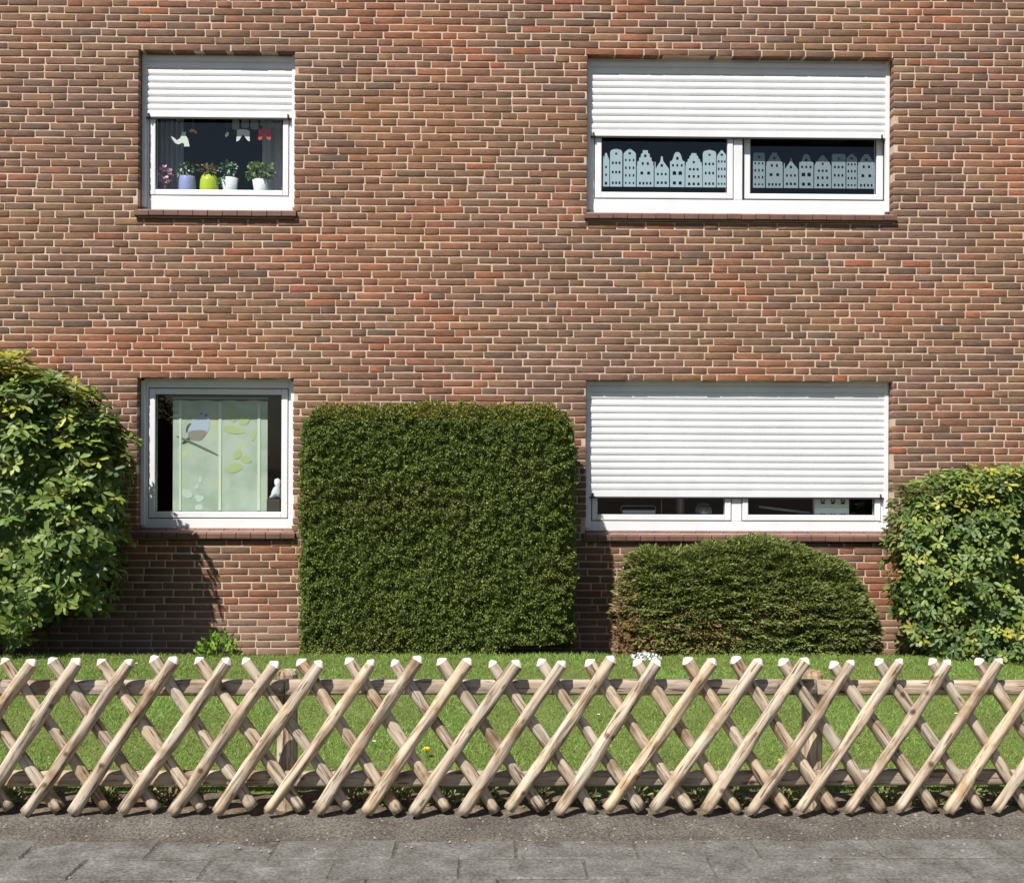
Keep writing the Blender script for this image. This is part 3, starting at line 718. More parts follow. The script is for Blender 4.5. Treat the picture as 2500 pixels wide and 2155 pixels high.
# ---------------------------------------------------------------- fence
fence = tag(empty('lattice_fence', (0, -4.04, 0)), 'low criss-cross wooden lattice fence of half-round poles beside the pavement', 'fence')
def pole_mesh(L, r, seed, tip=True):
    rr = random.Random(seed); m = MB(); rings = []; nseg = 10
    ph1, ph2 = rr.uniform(0, 6), rr.uniform(0, 6)
    def ring(z, s, ox=0, flat=0):
        pts = []
        for i in range(nseg+1):
            a = math.pi*i/nseg; k = s*(1+.05*math.sin(5*a+ph1+z*9)+.05*math.sin(3*a-z*23+ph2)+.09*noise.noise((a*1.6+seed*7, z*16, seed))+rr.uniform(-.03, .03))
            pts.append((ox+r*k*math.cos(a), -r*1.05*k*math.sin(a), z))
        return pts
    N = 22
    for k in range(N+1):
        z = L*k/N; rings.append(ring(z+(0.002 if k == 0 else 0), 1+.06*math.sin(z*7+ph2)+rr.uniform(-.025, .025), .004*math.sin(z*5+ph1)))
    m.loops(rings, True, not tip)
    if tip:
        top = rings[-1]
        m.loops([[(x, y-.0005, z) for x, y, z in top], [(x*.85, y*.85, z+.006) for x, y, z in top], [(x*.2, y*.45-.002, z+.022) for x, y, z in top]], False, True, mi=1)
    me = m.mesh('pole', True)
    for mm in (M['wood'], M['tip']): me.materials.append(mm)
    return me
BARL = .835
poles = [pole_mesh(BARL+random.uniform(-.012, .012), random.uniform(.0255, .0305), k) for k in range(12)]
th = math.atan2(250, 367)
off = Vector(fence.location)
for i in range(-4, 24):
    p = P(62+118.3*i+random.uniform(-4, 4), 1980+random.uniform(-4, 4), -4.09)
    o = link('pole', poles[random.randrange(12)], None, fence, p-off); o.rotation_euler = (0, th+R(random.uniform(-.8, .8)), 0)
    q = P(381+118.3*(i-2)+random.uniform(-5, 5), 1977+random.uniform(-5, 5), -4.052)
    o = link('pole', poles[random.randrange(12)], None, fence, q-off); o.rotation_euler = (0, -th+R(random.uniform(-1, 1)), 0)
postx = [P(px, 1800, -3.98).x for px in (-585, 700, 1985, 3270)]
def rail_mesh(L, seed):
    rr = random.Random(seed); m = MB(); rings = []
    for k in range(15):
        z = L*k/14; s = 1+.04*math.sin(z*3+seed)+rr.uniform(-.015, .015)
        rings.append([(.037*s*math.copysign(abs(math.cos(math.pi*i/8))**.5, math.cos(math.pi*i/8)), -.03*s*math.sin(math.pi*i/8)**.5, z) for i in range(9)])
    m.loops(rings); me = m.mesh('rail', True); me.materials.append(M['railw']); return me
for k in range(3):
    for zc, sd in ((.602, 1), (.177, 5)):
        L = postx[k+1]-postx[k]-.006
        o = link('rail', rail_mesh(L, k+sd), None, fence, Vector((postx[k]+.003, -4.016, zc+random.uniform(-.004, .004)))-off); o.rotation_euler = (0, R(90), 0)
for k, x in enumerate(postx):
    m = MB(); rr = random.Random(k+60); ph = rr.uniform(0, 6)
    def pr_(z, s): return [(x+.05*s*(1+.03*math.sin(3*a+ph+z*4))*math.cos(a), -3.962+.05*s*math.sin(a), z) for a in [2*math.pi*i/14 for i in range(14)]]
    m.loops([pr_(-.3, 1), pr_(.2, 1), pr_(.45, .98), pr_(.655, .97), pr_(.672, .8)])
    po = m.build('post', M['wood'], fence, smooth=False); po.location = -off
    for zc in (.602, .177):
        nl = MB().lathe([(.0, -.0035), (.006, -.003), (.007, 0)], n=8).build('nail', plain('steel_nail', (.5, .5, .5), .4, metal=.8) if 'steel_nail' not in bpy.data.materials else bpy.data.materials['steel_nail'], fence)
        nl.rotation_euler = (R(-90), 0, 0); nl.location = Vector((x-.02, -4.047, zc))-off

# weeds and crumbs under the fence
rw = random.Random(5)
ORD = 'first second third fourth fifth sixth seventh eighth ninth tenth eleventh twelfth thirteenth fourteenth fifteenth sixteenth seventeenth'.split()
for i, px in enumerate([20, 250, 395, 880, 985, 1080, 1190, 1310, 1425, 1560, 1700, 1790, 1915, 2150, 2245, 2360, 2455]):
    p = P(px+rw.uniform(-12, 12), 1965, -3.9); yy = rw.uniform(-3.96, -3.88)
    small_plant('weed', 'low ragged weed under the fence, %s from the left' % ORD[i], 'weed', (p.x, yy, earth_z(p.x, yy)-.004), rw.uniform(.06, .1), rw.uniform(.05, .085), 90, (.022, .042), (.01, .018), [(.2, .27, .07), (.3, .26, .12), (.24, .18, .1), (.17, .25, .06)], [3, 2, 1.5, 2], 100+i, group='weeds under the fence')
def dandelion(name, label, px, py, big, col, grp=None):
    # stands on the lawn: walk the pixel ray down to the turf
    d = CM.to_3x3() @ Vector(((px-1250)/FPX, -(py-HORIZ)/FPX, -1)); t = 4.8
    while True:
        q = Vector((0, CAMY, CAMH))+d*t
        if q.z <= lawn_z(q.x, q.y)+.03 or t > 9: break
        t += .01
    root = tag(empty(name, (q.x, q.y, lawn_z(q.x, q.y))), label, 'flower', grp)
    MB().tube([(0, 0, -.01), (.002, 0, .02), (.003, 0, .045)], .0025, 5).build('stalk', plain('flower_stalk', (.12, .2, .05)) if 'flower_stalk' not in bpy.data.materials else bpy.data.materials['flower_stalk'], root)
    nk = 26 if big else 12; rg = np.random.default_rng(int(px)); a = np.linspace(0, 6.28*(3 if big else 1), nk, endpoint=False)
    D = np.stack([np.cos(a), np.sin(a)-.25, rg.uniform(.05, 1.0 if big else .2, nk)], 1); O = np.tile((.003, 0, .046), (nk, 1))
    r = .023 if big else .011
    V, F, C = clouds(DIA_T, DIA_F, O, D, np.tile((0, -.3, 1.), (nk, 1)), np.full(nk, r), np.full(nk, r*.45), np.tile(col, (nk, 1)))
    mname = 'petal_%d' % int(col[2]*100)
    mt = bpy.data.materials.get(mname) or plain(mname, col, .6)
    tag(link('petals', np_mesh('petals', V, F), mt, root), kind='stuff')
dandelion('dandelion', 'yellow dandelion flower in the lawn seen through the fence', 1040, 1838, True, (.75, .5, .02))
dandelion('dandelion', 'yellow dandelion flower beside the right fence post', 1905, 1868, True, (.72, .5, .02))
for px, py, lb in ((332, 1624, 'tiny white daisy in the lawn above the fence at the far left'), (912, 1816, 'tiny white daisy in the lawn left of the dandelion in the middle'), (1460, 1750, 'tiny white daisy in the lawn left of the right fence post'), (2333, 1748, 'tiny white daisy in the lawn at the far right')):
    dandelion('daisy', lb, px, py, False, (.8, .8, .76), 'daisies in the lawn')
# loose crumbs and bits lying on the grit and the slabs
rg = np.random.default_rng(90); n = 900; V, F = [], []
for i in range(n):
    x = rg.uniform(-4.5, 4.5); y = -3.95-abs(rg.normal(0, .28)); s = rg.uniform(.003, .009)*(1.8 if rg.random() < .06 else 1)
    z = max(grit_z(x, y), .002 if y < -4.34 else -1); b = len(V); h = s*.7
    a0 = rg.uniform(0, 6); ring = [(x+s*rg.uniform(.7, 1.2)*math.cos(a0+k*1.257), y+s*rg.uniform(.7, 1.2)*math.sin(a0+k*1.257), z-.002) for k in range(5)]
    V += ring+[(x+rg.uniform(-.3, .3)*s, y, z+h)]; F += [[b+k, b+(k+1) % 5, b+5] for k in range(5)]
tag(link('pebbles', np_mesh('pebbles', V, F), plain('pebble', (.24, .21, .175), .9, .4, 80, .4)), 'small loose stones and crumbs along the pavement edge', 'pebbles', kind='stuff')

# ================================================================= things behind the panes
def X(px, Y, py=300): return P(px, py, Y).x
def Z(py, Y, px=1250): return P(px, py, Y).z
def mat(name, *a, **k): return bpy.data.materials.get(name) or plain(name, *a, **k)
# --- upper left: curtains
M['sheer'] = sheer_mat('sheer_curtain', (.75, .75, .76), .7)
def curtain(name, label, x0, x1, z0, z1, Y, waves, mt, cat='curtain'):
    nx, nzz = 60, 6; V = []
    for j in range(nzz+1):
        for i in range(nx+1):
            u = i/nx; v = j/nzz
            V.append((x0+(x1-x0)*u, Y+.022*math.sin(u*waves*6.28+.5*math.sin(v*3)), z0+(z1-z0)*v+(.012*math.sin(u*waves*6.28) if j == 0 else 0)))
    F = [[j*(nx+1)+i, j*(nx+1)+i+1, (j+1)*(nx+1)+i+1, (j+1)*(nx+1)+i] for j in range(nzz) for i in range(nx)]
    c = np.array(V).mean(0); o = link(name, np_mesh(name, np.array(V)-c, F, smooth=True), mt, None, tuple(c)); return tag(o, label, cat)
x0, x1, z0, z1 = OP['UL']; by_ = .3
curtain('curtain', 'grey sheer curtain at the left of the small upper window', x0+.01, X(448, .5), bz['UL']+.03, z1-.05, .5, 5, M['sheer'])
curtain('curtain', 'grey sheer curtain at the right of the small upper window', X(640, .5), x1+.02, bz['UL']+.03, z1-.05, .5, 4, M['sheer'])
val = tag(empty('lace_valance', (X(600, .45), .45, Z(290, .45, 600))), 'short grey lace strips hanging below the shutter of the small upper window', 'curtain'); vo = Vector(val.location)
for a, b_, c_ in ((568, 584, 318), (591, 608, 314), (613, 631, 317), (636, 648, 308), (652, 668, 312), (671, 688, 316)):
    xa, xb = X(a, .45), X(b_, .45); zt_, zb_ = z1-.1, Z(c_, .45, 600)
    o = plate('strip', [(xa, zt_), (xb, zt_), (xb, zb_+.01), ((xa+xb)/2, zb_), (xa-.006, zb_+.012)], [], .449, .451, M['sheer'], val); o.location = -vo
# hanging ornaments on a string
orn = mat('ornament_white', (.75, .76, .68), .7); red = mat('ornament_red', (.6, .05, .035), .7); oran = mat('ornament_orange', (.6, .32, .16), .7)
def hang(name, label, cat, pts, Y, mt, ztop, grp=None):
    w_ = [(X(a, Y, b_), Z(b_, Y, a)) for a, b_ in pts]; cx = sum(p[0] for p in w_)/len(w_); ctop = max(p[1] for p in w_)
    root = tag(empty(name, (cx, Y, ctop)), label, cat, grp)
    o = plate('cutout', [(p[0]-cx, p[1]-ctop) for p in w_], [], -.002, .002, mt, root)
    MB().tube([(0, 0, -.01), (0, 0, max(.05, ztop-ctop))], .0012, 4).build('thread', mat('thread', (.5, .5, .5)), root)
    return root
hang('paper_bird', 'white paper bird hanging in the small upper window', 'ornament', [(417, 333), (424, 336), (432, 343), (441, 337), (445, 319), (449, 324), (454, 321), (453, 330), (459, 340), (463, 358), (449, 358), (450, 352), (445, 349), (436, 353), (428, 350), (422, 342)], .17, orn, z1-.1)
hang('paper_pennant', 'white swallow-tail pennant hanging in the small upper window', 'pennant', [(579, 318), (586, 316), (602, 317), (609, 320), (610, 346), (604, 343), (593, 328), (584, 343), (577, 346)], .17, orn, z1-.1)
hang('paper_pennant', 'red swallow-tail pennant hanging in the small upper window', 'pennant', [(632, 315), (639, 317), (645, 313), (651, 317), (660, 315), (662, 340), (655, 343), (645, 329), (637, 343), (630, 341)], .17, red, z1-.1)
hang('paper_butterfly', 'small orange paper butterfly hanging in the small upper window', 'ornament', [(461, 320), (468, 315), (474, 316), (480, 321), (479, 328), (472, 322), (466, 324)], .17, oran, z1-.1)
hang('paper_drop', 'small white paper drop hanging left of the white pennant', 'ornament', [(549, 330), (554, 323), (559, 324), (558, 331), (551, 335)], .17, orn, z1-.1)
# pots
def pot(label, px0, px1, ptop, pcol, plant=None, shape='bowl', Y=.27):
    zb_ = bz['UL']; xa, xb = X(px0, Y, 450), X(px1, Y, 450); r = (xb-xa)/2; h = Z(ptop, Y, 500)-zb_
    root = tag(empty('potted_plant', ((xa+xb)/2, Y, zb_)), label, 'potted plant')
    pf = {'bowl': [(r*.55, 0), (r*.9, h*.12), (r, h*.45), (r*.95, h*.8), (r*.8, h), (r*.72, h*.98), (r*.7, h*.85)], 'box': [(r*.88, 0), (r*.95, h*.05), (r, h*.5), (r*.97, h*.93), (r*.9, h), (r*.82, h*.98), (r*.8, h*.85)],
          'cup': [(r*.6, 0), (r*.75, h*.3), (r, h), (r*.92, h), (r*.9, h*.85)]}[shape]
    MB().lathe(pf, n=20).build('pot', pcol, root, smooth=True)
    for (cxp, cyp, rad, hh_, n_, L_, W_, cols, seed) in (plant or []):
        rg = np.random.default_rng(seed); v = unit(rg.normal(0, 1, (n_, 3)))
        p = v*np.array([rad, min(rad, .09), hh_])*rg.uniform(.4, 1, (n_, 1))+np.array([X(cxp, Y, cyp)-root.location.x, 0, Z(cyp, Y, cxp)-zb_])
        V, F, C = clouds(LEAF_T, LEAF_F, p, unit(v+rg.normal(0, .5, (n_, 3))), unit(rg.normal(0, .6, (n_, 3))+np.array([0, -.7, .7])), rg.uniform(*L_, n_), rg.uniform(*W_, n_), pick(cols, n_, [1]*len(cols)))
        tag(link('foliage', np_mesh('foliage', V, F, C, True), M['leaf'], root), kind='stuff')
        MB().tube([(0, 0, h*.7), (p[:, 0].mean()*.6, 0, (h+p[:, 2].mean())/2), (p[:, 0].mean(), 0, p[:, 2].mean())], .004, 5).build('stem', mat('flower_stalk', (.12, .2, .05)), root)
    return root
GR = [(.06, .16, .03), (.1, .22, .04), (.14, .26, .06)]
whp = mat('white_ceramic', (.75, .78, .8), .25); lim = mat('lime_ceramic', (.5, .6, .03), .25); lil = mat('lilac_ceramic', (.3, .33, .62), .45)
pot('pink-flowering plant in a small dark pot at the left of the small upper window', 388, 408, 455, mat('dark_ceramic', (.12, .08, .1), .4), [(402, 425, .05, .085, 60, (.03, .045), (.022, .035), [(.75, .3, .42), (.8, .45, .55), (.6, .2, .32), (.8, .7, .72)], 2)], 'cup', Y=.225)
pot('green and white plant in a lilac pot on the small upper window board', 437, 478, 433, lil, [(455, 416, .075, .06, 60, (.025, .045), (.012, .024), GR+[(.6, .65, .6), (.03, .08, .02)], 3)], 'box')
pot('brownish leafy plant in a lime green pot on the small upper window board', 488, 534, 431, lim, [(506, 417, .085, .045, 110, (.025, .045), (.012, .02), [(.22, .17, .04), (.3, .2, .05), (.14, .14, .04)], 4)], 'bowl')
pot('trailing ivy with white flowers in a white pot on the small upper window board', 541, 582, 436, whp, [(560, 411, .075, .045, 70, (.03, .045), (.02, .032), [(.02, .1, .03), (.03, .14, .04), (.7, .75, .7)], 6), (552, 442, .05, .05, 45, (.03, .05), (.02, .035), GR, 7)], 'cup')
pot('bushy yellow-green plant in a white pot at the right of the small upper window', 616, 658, 440, whp, [(636, 420, .14, .075, 200, (.028, .05), (.016, .03), [(.12, .2, .035), (.2, .28, .05), (.08, .16, .03), (.3, .34, .1)], 8)], 'cup')
vs = tag(empty('white_vase', (X(440, .38, 450), .38, bz['UL'])), 'tall slim white vase behind the lilac pot', 'vase')
MB().lathe([(.025, 0), (.032, .05), (.03, .12), (.02, .18), (.034, .24), (.028, .24), (.017, .18)], n=16).build('vase_body', whp, vs, smooth=True)

# --- upper right: house-shaped window films
M['film'] = sheer_mat('frosted_film', (.46, .57, .62), .85); M['film_right'] = sheer_mat('right_frosted_film', (.42, .5, .54), .5)  # right-pane film is greyer and more see-through than the left one
def zx(x, y): return 1400+x/2.5268, 110+y/2.5268
def film(key, label, houses, Y, zbase, fm='film'):
    xa = [X(zx(h[0], 0)[0], Y, 420) for h in houses]
    zb_ = Z(zx(0, zbase)[1], Y, 1800)
    root = tag(empty('window_film', (X(zx((houses[0][0]+houses[-1][1])/2, 0)[0], Y, 420), Y, zb_)), label, 'window film'); ro = Vector(root.location)
    for (h0, h1, sh, tp, kind, rows) in houses:
        pxm = zx((h0+h1)/2, 0)[0]
        a, b_ = X(zx(h0, 0)[0], Y, 420)+.001, X(zx(h1, 0)[0], Y, 420)-.001; zs_, zt_ = Z(zx(0, sh)[1], Y, pxm), Z(zx(0, tp)[1], Y, pxm)
        m_, w2, H = (a+b_)/2, (b_-a)/2, zt_-zs_
        if kind == 'round': roof = [(a, zs_)]+[(m_-w2*math.cos(t), zs_+H*.8*math.sin(t)**.7) for t in (.5, .9, 1.25)]+[(m_-.006, zt_), (m_+.006, zt_)]+[(m_-w2*math.cos(t), zs_+H*.8*math.sin(t)**.7) for t in (1.9, 2.25, 2.65)]+[(b_, zs_)]
        elif kind == 'step':
            roof = [(a, zs_)]; ns = 4
            for k in range(ns): u = k/ns; roof += [(a+w2*u*.85+.004, zs_+H*u+(.01 if k else 0)), (a+w2*u*.85+.004, zs_+H*(k+1)/ns)]
            roof += [(2*m_-x, z) for x, z in reversed(roof)]
        elif kind == 'bell': roof = [(a, zs_), (a+w2*.25, zs_+.004), (a+w2*.4, zs_+H*.3), (a+w2*.55, zs_+H*.72), (m_-w2*.28, zs_+H*.92), (m_, zt_), (m_+w2*.28, zs_+H*.92), (b_-w2*.55, zs_+H*.72), (b_-w2*.4, zs_+H*.3), (b_-w2*.25, zs_+.004), (b_, zs_)]
        elif kind == 'low': roof = [(a, zs_+H*.55), (a+.008, zs_+H*.55), (a+.009, zs_+.002), (m_-.012, zs_+H*.62), (m_-.007, zt_-.004), (m_, zt_), (m_+.007, zt_-.004), (m_+.012, zs_+H*.62), (b_, zs_)]
        elif kind == 'flat': roof = [(a, zs_), (a+.004, zt_-.004), (a+.012, zt_), (b_-.012, zt_), (b_-.004, zt_-.004), (b_, zs_)]
        else: roof = [(a, zs_), (a+w2*.2, zs_+H*.35), (m_-.006, zt_), (m_+.006, zt_), (b_-w2*.2, zs_+H*.35), (b_, zs_)]
        outer = [(a, zb_)]+roof+[(b_, zb_)]
        outer = [p for i, p in enumerate(outer) if i == 0 or (abs(p[0]-outer[i-1][0])+abs(p[1]-outer[i-1][1])) > 1e-5]
        holes = []
        for (zr, ncol, hw, hh_, span) in rows:
            hw *= 1.5; hh_ *= 1.4
            for k in range(ncol):
                hx = m_+(0 if ncol == 1 else (-1+2*k/(ncol-1))*w2*span); hz = zb_+(zt_-zb_)*zr
                holes.append([(hx-hw, hz-hh_), (hx+hw, hz-hh_), (hx+hw, hz+hh_*.6), (hx, hz+hh_), (hx-hw, hz+hh_*.6)])
        o = plate('gabled_house', outer, holes, Y, Y+.0008, M[fm], root); o.location = -ro
    xe = (X(zx(houses[0][0], 0)[0], Y, 420), X(zx(houses[-1][1], 0)[0], Y, 420))
    return root
r3 = [(.1, 3, .0055, .009, .55), (.38, 3, .0055, .0085, .55), (.62, 3, .0055, .0085, .55), (.86, 1, .006, .007, 0)]
r4 = [(.1, 3, .0045, .007, .62), (.3, 3, .0045, .009, .62), (.5, 3, .0045, .009, .62), (.7, 3, .0045, .008, .62), (.88, 1, .007, .007, 0)]
rs = [(.1, 4, .0055, .009, .62), (.38, 2, .0085, .010, .4), (.64, 2, .006, .0095, .3), (.85, 1, .007, .009, 0)]
rl = [(.14, 3, .0065, .009, .55), (.42, 3, .0055, .008, .55), (.7, 1, .007, .009, 0)]
rb = [(.12, 2, .009, .011, .4), (.4, 2, .0105, .0125, .4), (.62, 3, .0055, .0085, .6), (.82, 1, .007, .01, 0)]
rg_ = [(.1, 3, .007, .009, .55), (.32, 3, .006, .009, .55), (.53, 3, .006, .008, .45), (.74, 1, .006, .008, 0)]
FYf = FY-.006+.0305
film('UR', 'pale frosted film of gabled houses on the left pane of the wide upper window', [(180, 222, 710, 665, 'low', [(.1, 1, .007, .01, 0), (.35, 1, .005, .008, 0), (.58, 1, .005, .008, 0)]), (225, 302, 665, 637, 'round', r3), (308, 386, 672, 640, 'gable', r4), (390, 496, 745, 650, 'step', rs), (500, 590, 765, 686, 'low', rl), (595, 687, 718, 660, 'bell', rb), (690, 795, 745, 668, 'step', rg_), (797, 881, 670, 645, 'round', r3), (884, 946, 690, 650, 'gable', r4)], FYf, 880)
film('UR', 'pale frosted film of gabled houses on the right pane of the wide upper window', [(1107, 1182, 690, 665, 'flat', r4), (1187, 1292, 742, 665, 'step', rs), (1297, 1387, 768, 697, 'low', rl), (1392, 1481, 725, 672, 'bell', rb), (1485, 1590, 748, 680, 'gable', rg_), (1593, 1679, 685, 672, 'flat', r3), (1683, 1750, 700, 672, 'gable', r4), (1753, 1861, 745, 675, 'step', rs)], FYf+.05, 880, 'film_right')

# --- lower left: cloth panel with a printed bird, figurine
def cloth_mat():
    m, n, l, b = newmat('printed_cloth')
    g = n.new('ShaderNodeNewGeometry'); t = n.new('ShaderNodeTexNoise'); t.inputs['Scale'].default_value = 4.2; t.inputs['Detail'].default_value = 2.5; l.new(g.outputs['Position'], t.inputs['Vector'])
    r = ramp(n, [(.3, (.33, .42, .31)), (.45, (.42, .5, .4)), (.56, (.48, .55, .47)), (.64, (.49, .56, .34)), (.75, (.58, .65, .53))]); l.new(t.outputs[0], r.inputs[0]); l.new(r.outputs[0], b.inputs['Base Color']); b.inputs['Roughness'].default_value = .9
    return m
YC = .22; cx0, cx1 = X(422, YC, 1100), X(653, YC, 1100); cz0, cz1 = bz['LL']+.004, Z(978, YC, 540)
cl = tag(empty('picture_cloth', ((cx0+cx1)/2, YC, cz0)), 'pale green cloth panel printed with a small blue bird in the small lower window', 'curtain'); co = Vector(cl.location)
nx = 48; V = []; 
for j in (0, .25, .5, .75, 1):
    for i in range(nx+1): V.append((cx0+(cx1-cx0)*i/nx, YC+.0009+.0008*math.sin(i*.8+j*2), cz0+(cz1-cz0)*j+(.004*math.sin(i*.5) if j == 1 else 0)))
F = [[j*(nx+1)+i, j*(nx+1)+i+1, (j+1)*(nx+1)+i+1, (j+1)*(nx+1)+i] for j in range(4) for i in range(nx)]
o = link('cloth', np_mesh('cloth', V, F, smooth=True), cloth_mat(), cl); o.location = -co
def flat_px(name, pts, mt, d=.001, par=cl, Y=YC, it=2):
    for _ in range(it if len(pts) > 4 else 0):
        pts = [q for i in range(len(pts)) for a, b2 in ((pts[i], pts[(i+1) % len(pts)]),) for q in ((a[0]*.75+b2[0]*.25, a[1]*.75+b2[1]*.25), (a[0]*.25+b2[0]*.75, a[1]*.25+b2[1]*.75))]
    o = plate(name, [(X(320+a/4.1524, Y, 1100), Z(900+b_/4.1524, Y, 540)) for a, b_ in pts], [], Y-d, Y-d+.0006, mt, par); o.location = -Vector(par.location); return o
for a, b_ in ((488, 511), (888, 917), (1282, 1310)): flat_px('seam_band', [(a, 340), (b_, 345), (b_, 1437), (a, 1437)], mat('cloth_band', (.66, .73, .57), .9), .004)
flat_px('printed_bird', [(675, 440), (725, 428), (770, 448), (797, 480), (797, 560), (790, 620), (740, 690), (700, 735), (630, 728), (570, 690), (560, 640), (580, 600), (620, 550), (655, 500)], mat('print_blue', (.42, .5, .6), .9), .0014)
flat_px('printed_belly', [(575, 640), (640, 622), (770, 622), (755, 670), (700, 730), (630, 725), (575, 695)], mat('print_brown', (.27, .24, .2), .9), .0022)
flat_px('printed_wing', [(615, 548), (580, 600), (565, 660), (555, 640), (560, 590), (585, 560)], mat('print_dark', (.06, .07, .06), .9), .003)
flat_px('printed_beak', [(745, 468), (785, 462), (752, 486)], mat('print_dark', (.06, .07, .06), .9), .003)
flat_px('printed_eye', [(700, 452), (718, 450), (716, 466), (702, 464)], mat('print_dark', (.06, .07, .06), .9), .0031)
flat_px('printed_tail', [(580, 690), (520, 745), (512, 765), (560, 750), (600, 715)], mat('print_dark', (.06, .07, .06), .9), .0032)
flat_px('printed_branch', [(455, 678), (560, 712), (700, 775), (885, 868), (885, 884), (690, 795), (560, 735), (460, 690)], mat('print_twig', (.16, .17, .11), .9), .0036)
for pts in ([(1040, 860), (1090, 800), (1130, 830), (1120, 890), (1070, 920), (1035, 905)], [(1100, 900), (1180, 870), (1235, 930), (1190, 960), (1130, 950)], [(960, 1030), (1020, 960), (1100, 950), (1150, 1000), (1070, 1050), (990, 1062)], [(990, 380), (1060, 390), (1085, 470), (1040, 560), (985, 480)], [(1205, 690), (1240, 640), (1272, 630), (1262, 700), (1225, 738)], [(925, 575), (1060, 575), (1180, 650), (1060, 665), (940, 635)], [(1100, 480), (1180, 440), (1210, 520), (1150, 580), (1090, 560)]):
    flat_px('printed_leaf', pts, mat('print_leaf', (.43, .52, .24), .9), .0012)
for pts in ([(690, 1090), (715, 1085), (722, 1130), (700, 1170), (680, 1130)], [(640, 1200), (690, 1150), (690, 1210), (650, 1225)], [(510, 1230), (560, 1215), (620, 1250), (630, 1300), (570, 1320), (520, 1290)], [(655, 1270), (700, 1285), (750, 1290), (735, 1330), (680, 1360), (650, 1310)], [(660, 1380), (720, 1370), (735, 1430), (655, 1430), (650, 1405)]):
    flat_px('printed_flower', pts, mat('print_flower', (.56, .64, .54), .9), .0013)
MB().box(cx0-.004, cx1+.004, YC-.006, YC+.02, Z(972, YC, 540)-.008, Z(972, YC, 540)+.008).build('curtain_rod', mat('rod_grey', (.3, .34, .3), .6), cl).location = -co
YF = .24; fx = X(673, YF, 1200); fz0 = Z(1218, YF, 673)
fg = tag(empty('figurine', (fx, YF, fz0)), 'white bird-shaped figurine beside the printed cloth', 'figurine')
pts = [(656, 1217), (661, 1212), (663, 1200), (668, 1190), (675, 1183), (676, 1176), (670, 1172), (671, 1169), (679, 1167), (685, 1172), (686, 1190), (687, 1205), (686, 1216), (676, 1214), (668, 1217)]
m = MB(); oc = [(X(a, YF, 1200)-fx, Z(b_, YF, 673)-fz0) for a, b_ in pts]; cxx = sum(p[0] for p in oc)/len(oc); czz = sum(p[1] for p in oc)/len(oc)
m.loops([[(cxx+(x-cxx)*s, y, czz+(z-czz)*s) for x, z in oc] for y, s in ((-.03, .5), (-.02, .85), (0, 1), (.02, .85), (.03, .5))]); m.build('body', whp, fg, smooth=True)
bx_ = tag(empty('dark_planter', (fx-.01, YF, bz['LL'])), 'dark box under the white bird-shaped figurine', 'planter')
MB().box(-.06, .055, -.04, .05, 0, fz0-bz['LL']-.001).build('box_body', mat('dark_wood', (.05, .035, .03), .6), bx_, bevel=.004)

# --- lower right: things on the window board
def zy(x, y): return 1400+x/2.5268, 900+y/2.5268
YB = .27; bl = bz['LR']
def atx(x): return X(zy(x, 0)[0], YB, 1240)
def atz(y, x=900): return Z(zy(0, y)[1], YB, zy(x, 0)[0])
t = tag(empty('serving_tray', (atx(400), YB, bl)), 'pale tray with a thin bent handle on the wide lower window board', 'tray'); L2 = (atx(500)-atx(300))/2
MB().box(-L2, L2, -.05, .06, .004, atz(872)-bl).build('tray_base', mat('tray_grey', (.5, .52, .55), .4), t, bevel=.004)
MB().tube([(-L2-.01, 0, .01), (-L2-.008, 0, atz(852)-bl), (-L2+.02, 0, atz(846)-bl), (L2-.02, 0, atz(846)-bl), (L2+.008, 0, atz(852)-bl), (L2+.01, 0, .01)], .003, 6).build('handle', mat('chrome', (.6, .6, .6), .25, metal=1), t, smooth=True)
for a, b_, lb, c in ((545, 552, 'thin pale rod standing on the wide lower window board', (.45, .45, .45)), (645, 690, 'narrow brown book standing on the wide lower window board', (.22, .17, .13))):
    k = tag(empty('standing_rod' if a == 545 else 'standing_book', (atx((a+b_)/2), YB+.05, bl)), lb, 'rod' if a == 545 else 'book')
    w2 = (atx(b_)-atx(a))/2
    if a == 545: MB().lathe([(.006, 0), (w2, .006), (w2, .2)], n=10).build('rod_body', mat('rod_pale', c, .5), k, smooth=True)
    else:
        MB().box(-w2, w2, 0, .1, 0, .2).build('cover', mat('book_brown', c, .7), k, bevel=.002); MB().box(-w2*.3, w2*.3, -.0015, .0, .02, .18).build('spine_label', mat('book_label', (.4, .36, .3), .7), k)
lamp = tag(empty('glass_ornament', (atx(800), YB-.02, bl)), 'round clear glass ornament with a white core on the wide lower window board', 'ornament'); rr = (atx(850)-atx(750))/2
gm = newmat('clear_ornament_glass')[0]; gb = gm.node_tree.nodes['Principled BSDF']; gb.inputs['Transmission Weight'].default_value = .9; gb.inputs['Roughness'].default_value = .03; gb.inputs['Base Color'].default_value = (.8, .85, .88, 1)
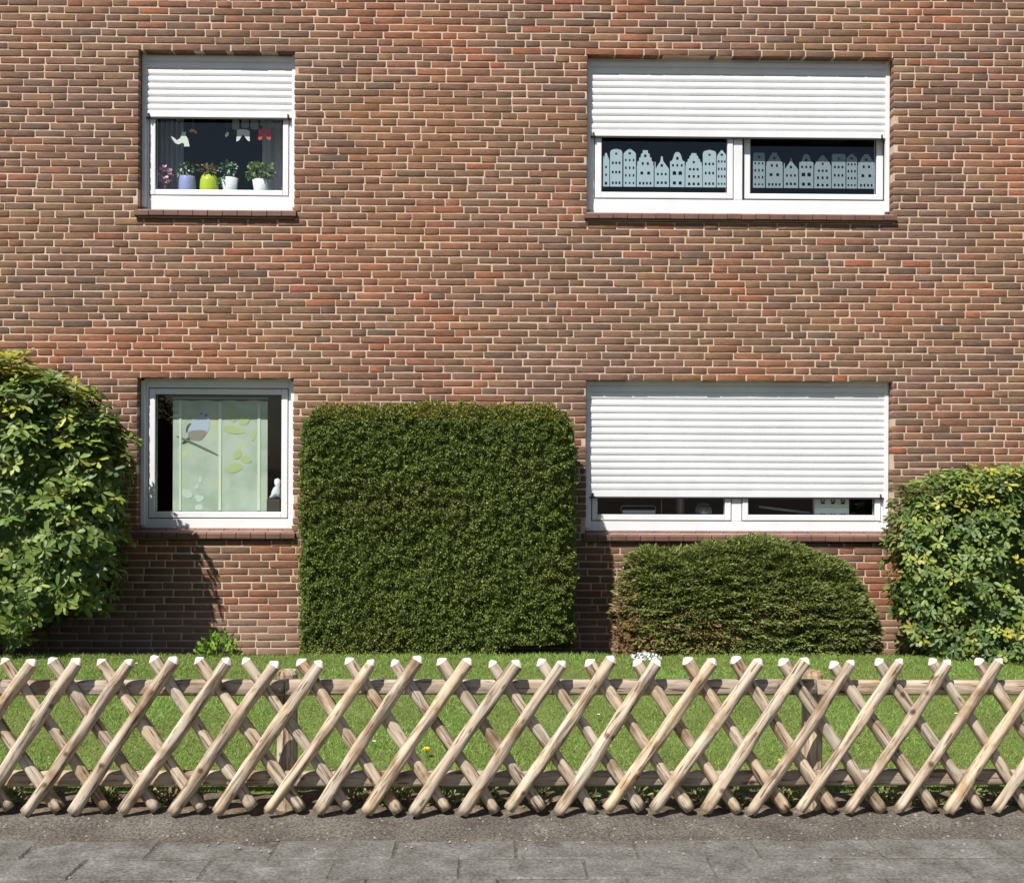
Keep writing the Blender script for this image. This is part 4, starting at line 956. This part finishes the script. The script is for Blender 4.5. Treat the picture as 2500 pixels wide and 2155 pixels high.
MB().lathe([(.02, 0), (.022, .008)]+[(rr*math.sin(a), .008+rr-rr*math.cos(a)) for a in [.5, .9, 1.3, 1.6, 2.0, 2.4, 2.75]]+[(.006, .012+2*rr)], n=20).build('globe', gm, lamp, smooth=True)
MB().lathe([(.006, .015), (.014, .03), (.016, .05), (.012, .068), (.004, .078)], n=14).build('core', whp, lamp, smooth=True)
pp_ = tag(empty('rolled_paper', (atx(1310), YB, bl)), 'pale rolled paper leaning down to the right behind the right lower pane', 'paper')
MB().tube([(atx(1150)-atx(1310), .02, atz(850)-bl), (0, .02, atz(870)-bl), (atx(1470)-atx(1310), .02, max(.012, atz(888)-bl))], [.012, .012, .011], 10).build('roll', mat('paper_grey', (.45, .45, .46), .8), pp_, smooth=True)
MB().tube([(atx(1150)-atx(1310)-.006, .02, atz(848)-bl), (atx(1150)-atx(1310)+.01, .02, atz(851)-bl)], .0135, 10).build('band', mat('paper_band', (.3, .3, .32), .8), pp_, smooth=True)
YD = .2
def dx(x): return X(zy(x, 0)[0], YD, 1240)
def dz(y): return Z(zy(0, y)[1], YD, 2030)
cb = tag(empty('white_card_box', (dx(1595), YD, bl)), 'white box printed with rows of three small black symbols in the right lower pane', 'box'); cbo = Vector(cb.location)
MB().box(dx(1488), dx(1700), YD, YD+.06, bl+.001, dz(770)).build('box_body', mat('card_white', (.75, .78, .72), .7), cb, bevel=.002).location = -cbo
blk = mat('print_black', (.015, .015, .015), .8)
for yy_, s in ((820, 1.), (905, .8)):
    for xx_ in (1538, 1600, 1662):
        for (a, b_, c, d) in ((-14, -4, -14, -2), (4, 14, -14, -2), (-12, 12, 2, 14), (-4, 4, -2, 2)):
            zb0, zb1 = dz(yy_+d*s), dz(yy_+c*s)
            if zb0 < bl+.002: zb0 = bl+.002
            if zb1-zb0 < .001: continue
            MB().box(dx(xx_+a), dx(xx_+b_), YD-.001, YD-.0002, zb0, zb1).build('symbol', blk, cb).location = -cbo
MB().box(dx(1488)+.002, dx(1700)-.002, YD-.0008, YD-.0001, dz(856), dz(853)).build('fold_line', mat('card_line', (.4, .42, .4), .8), cb).location = -cbo
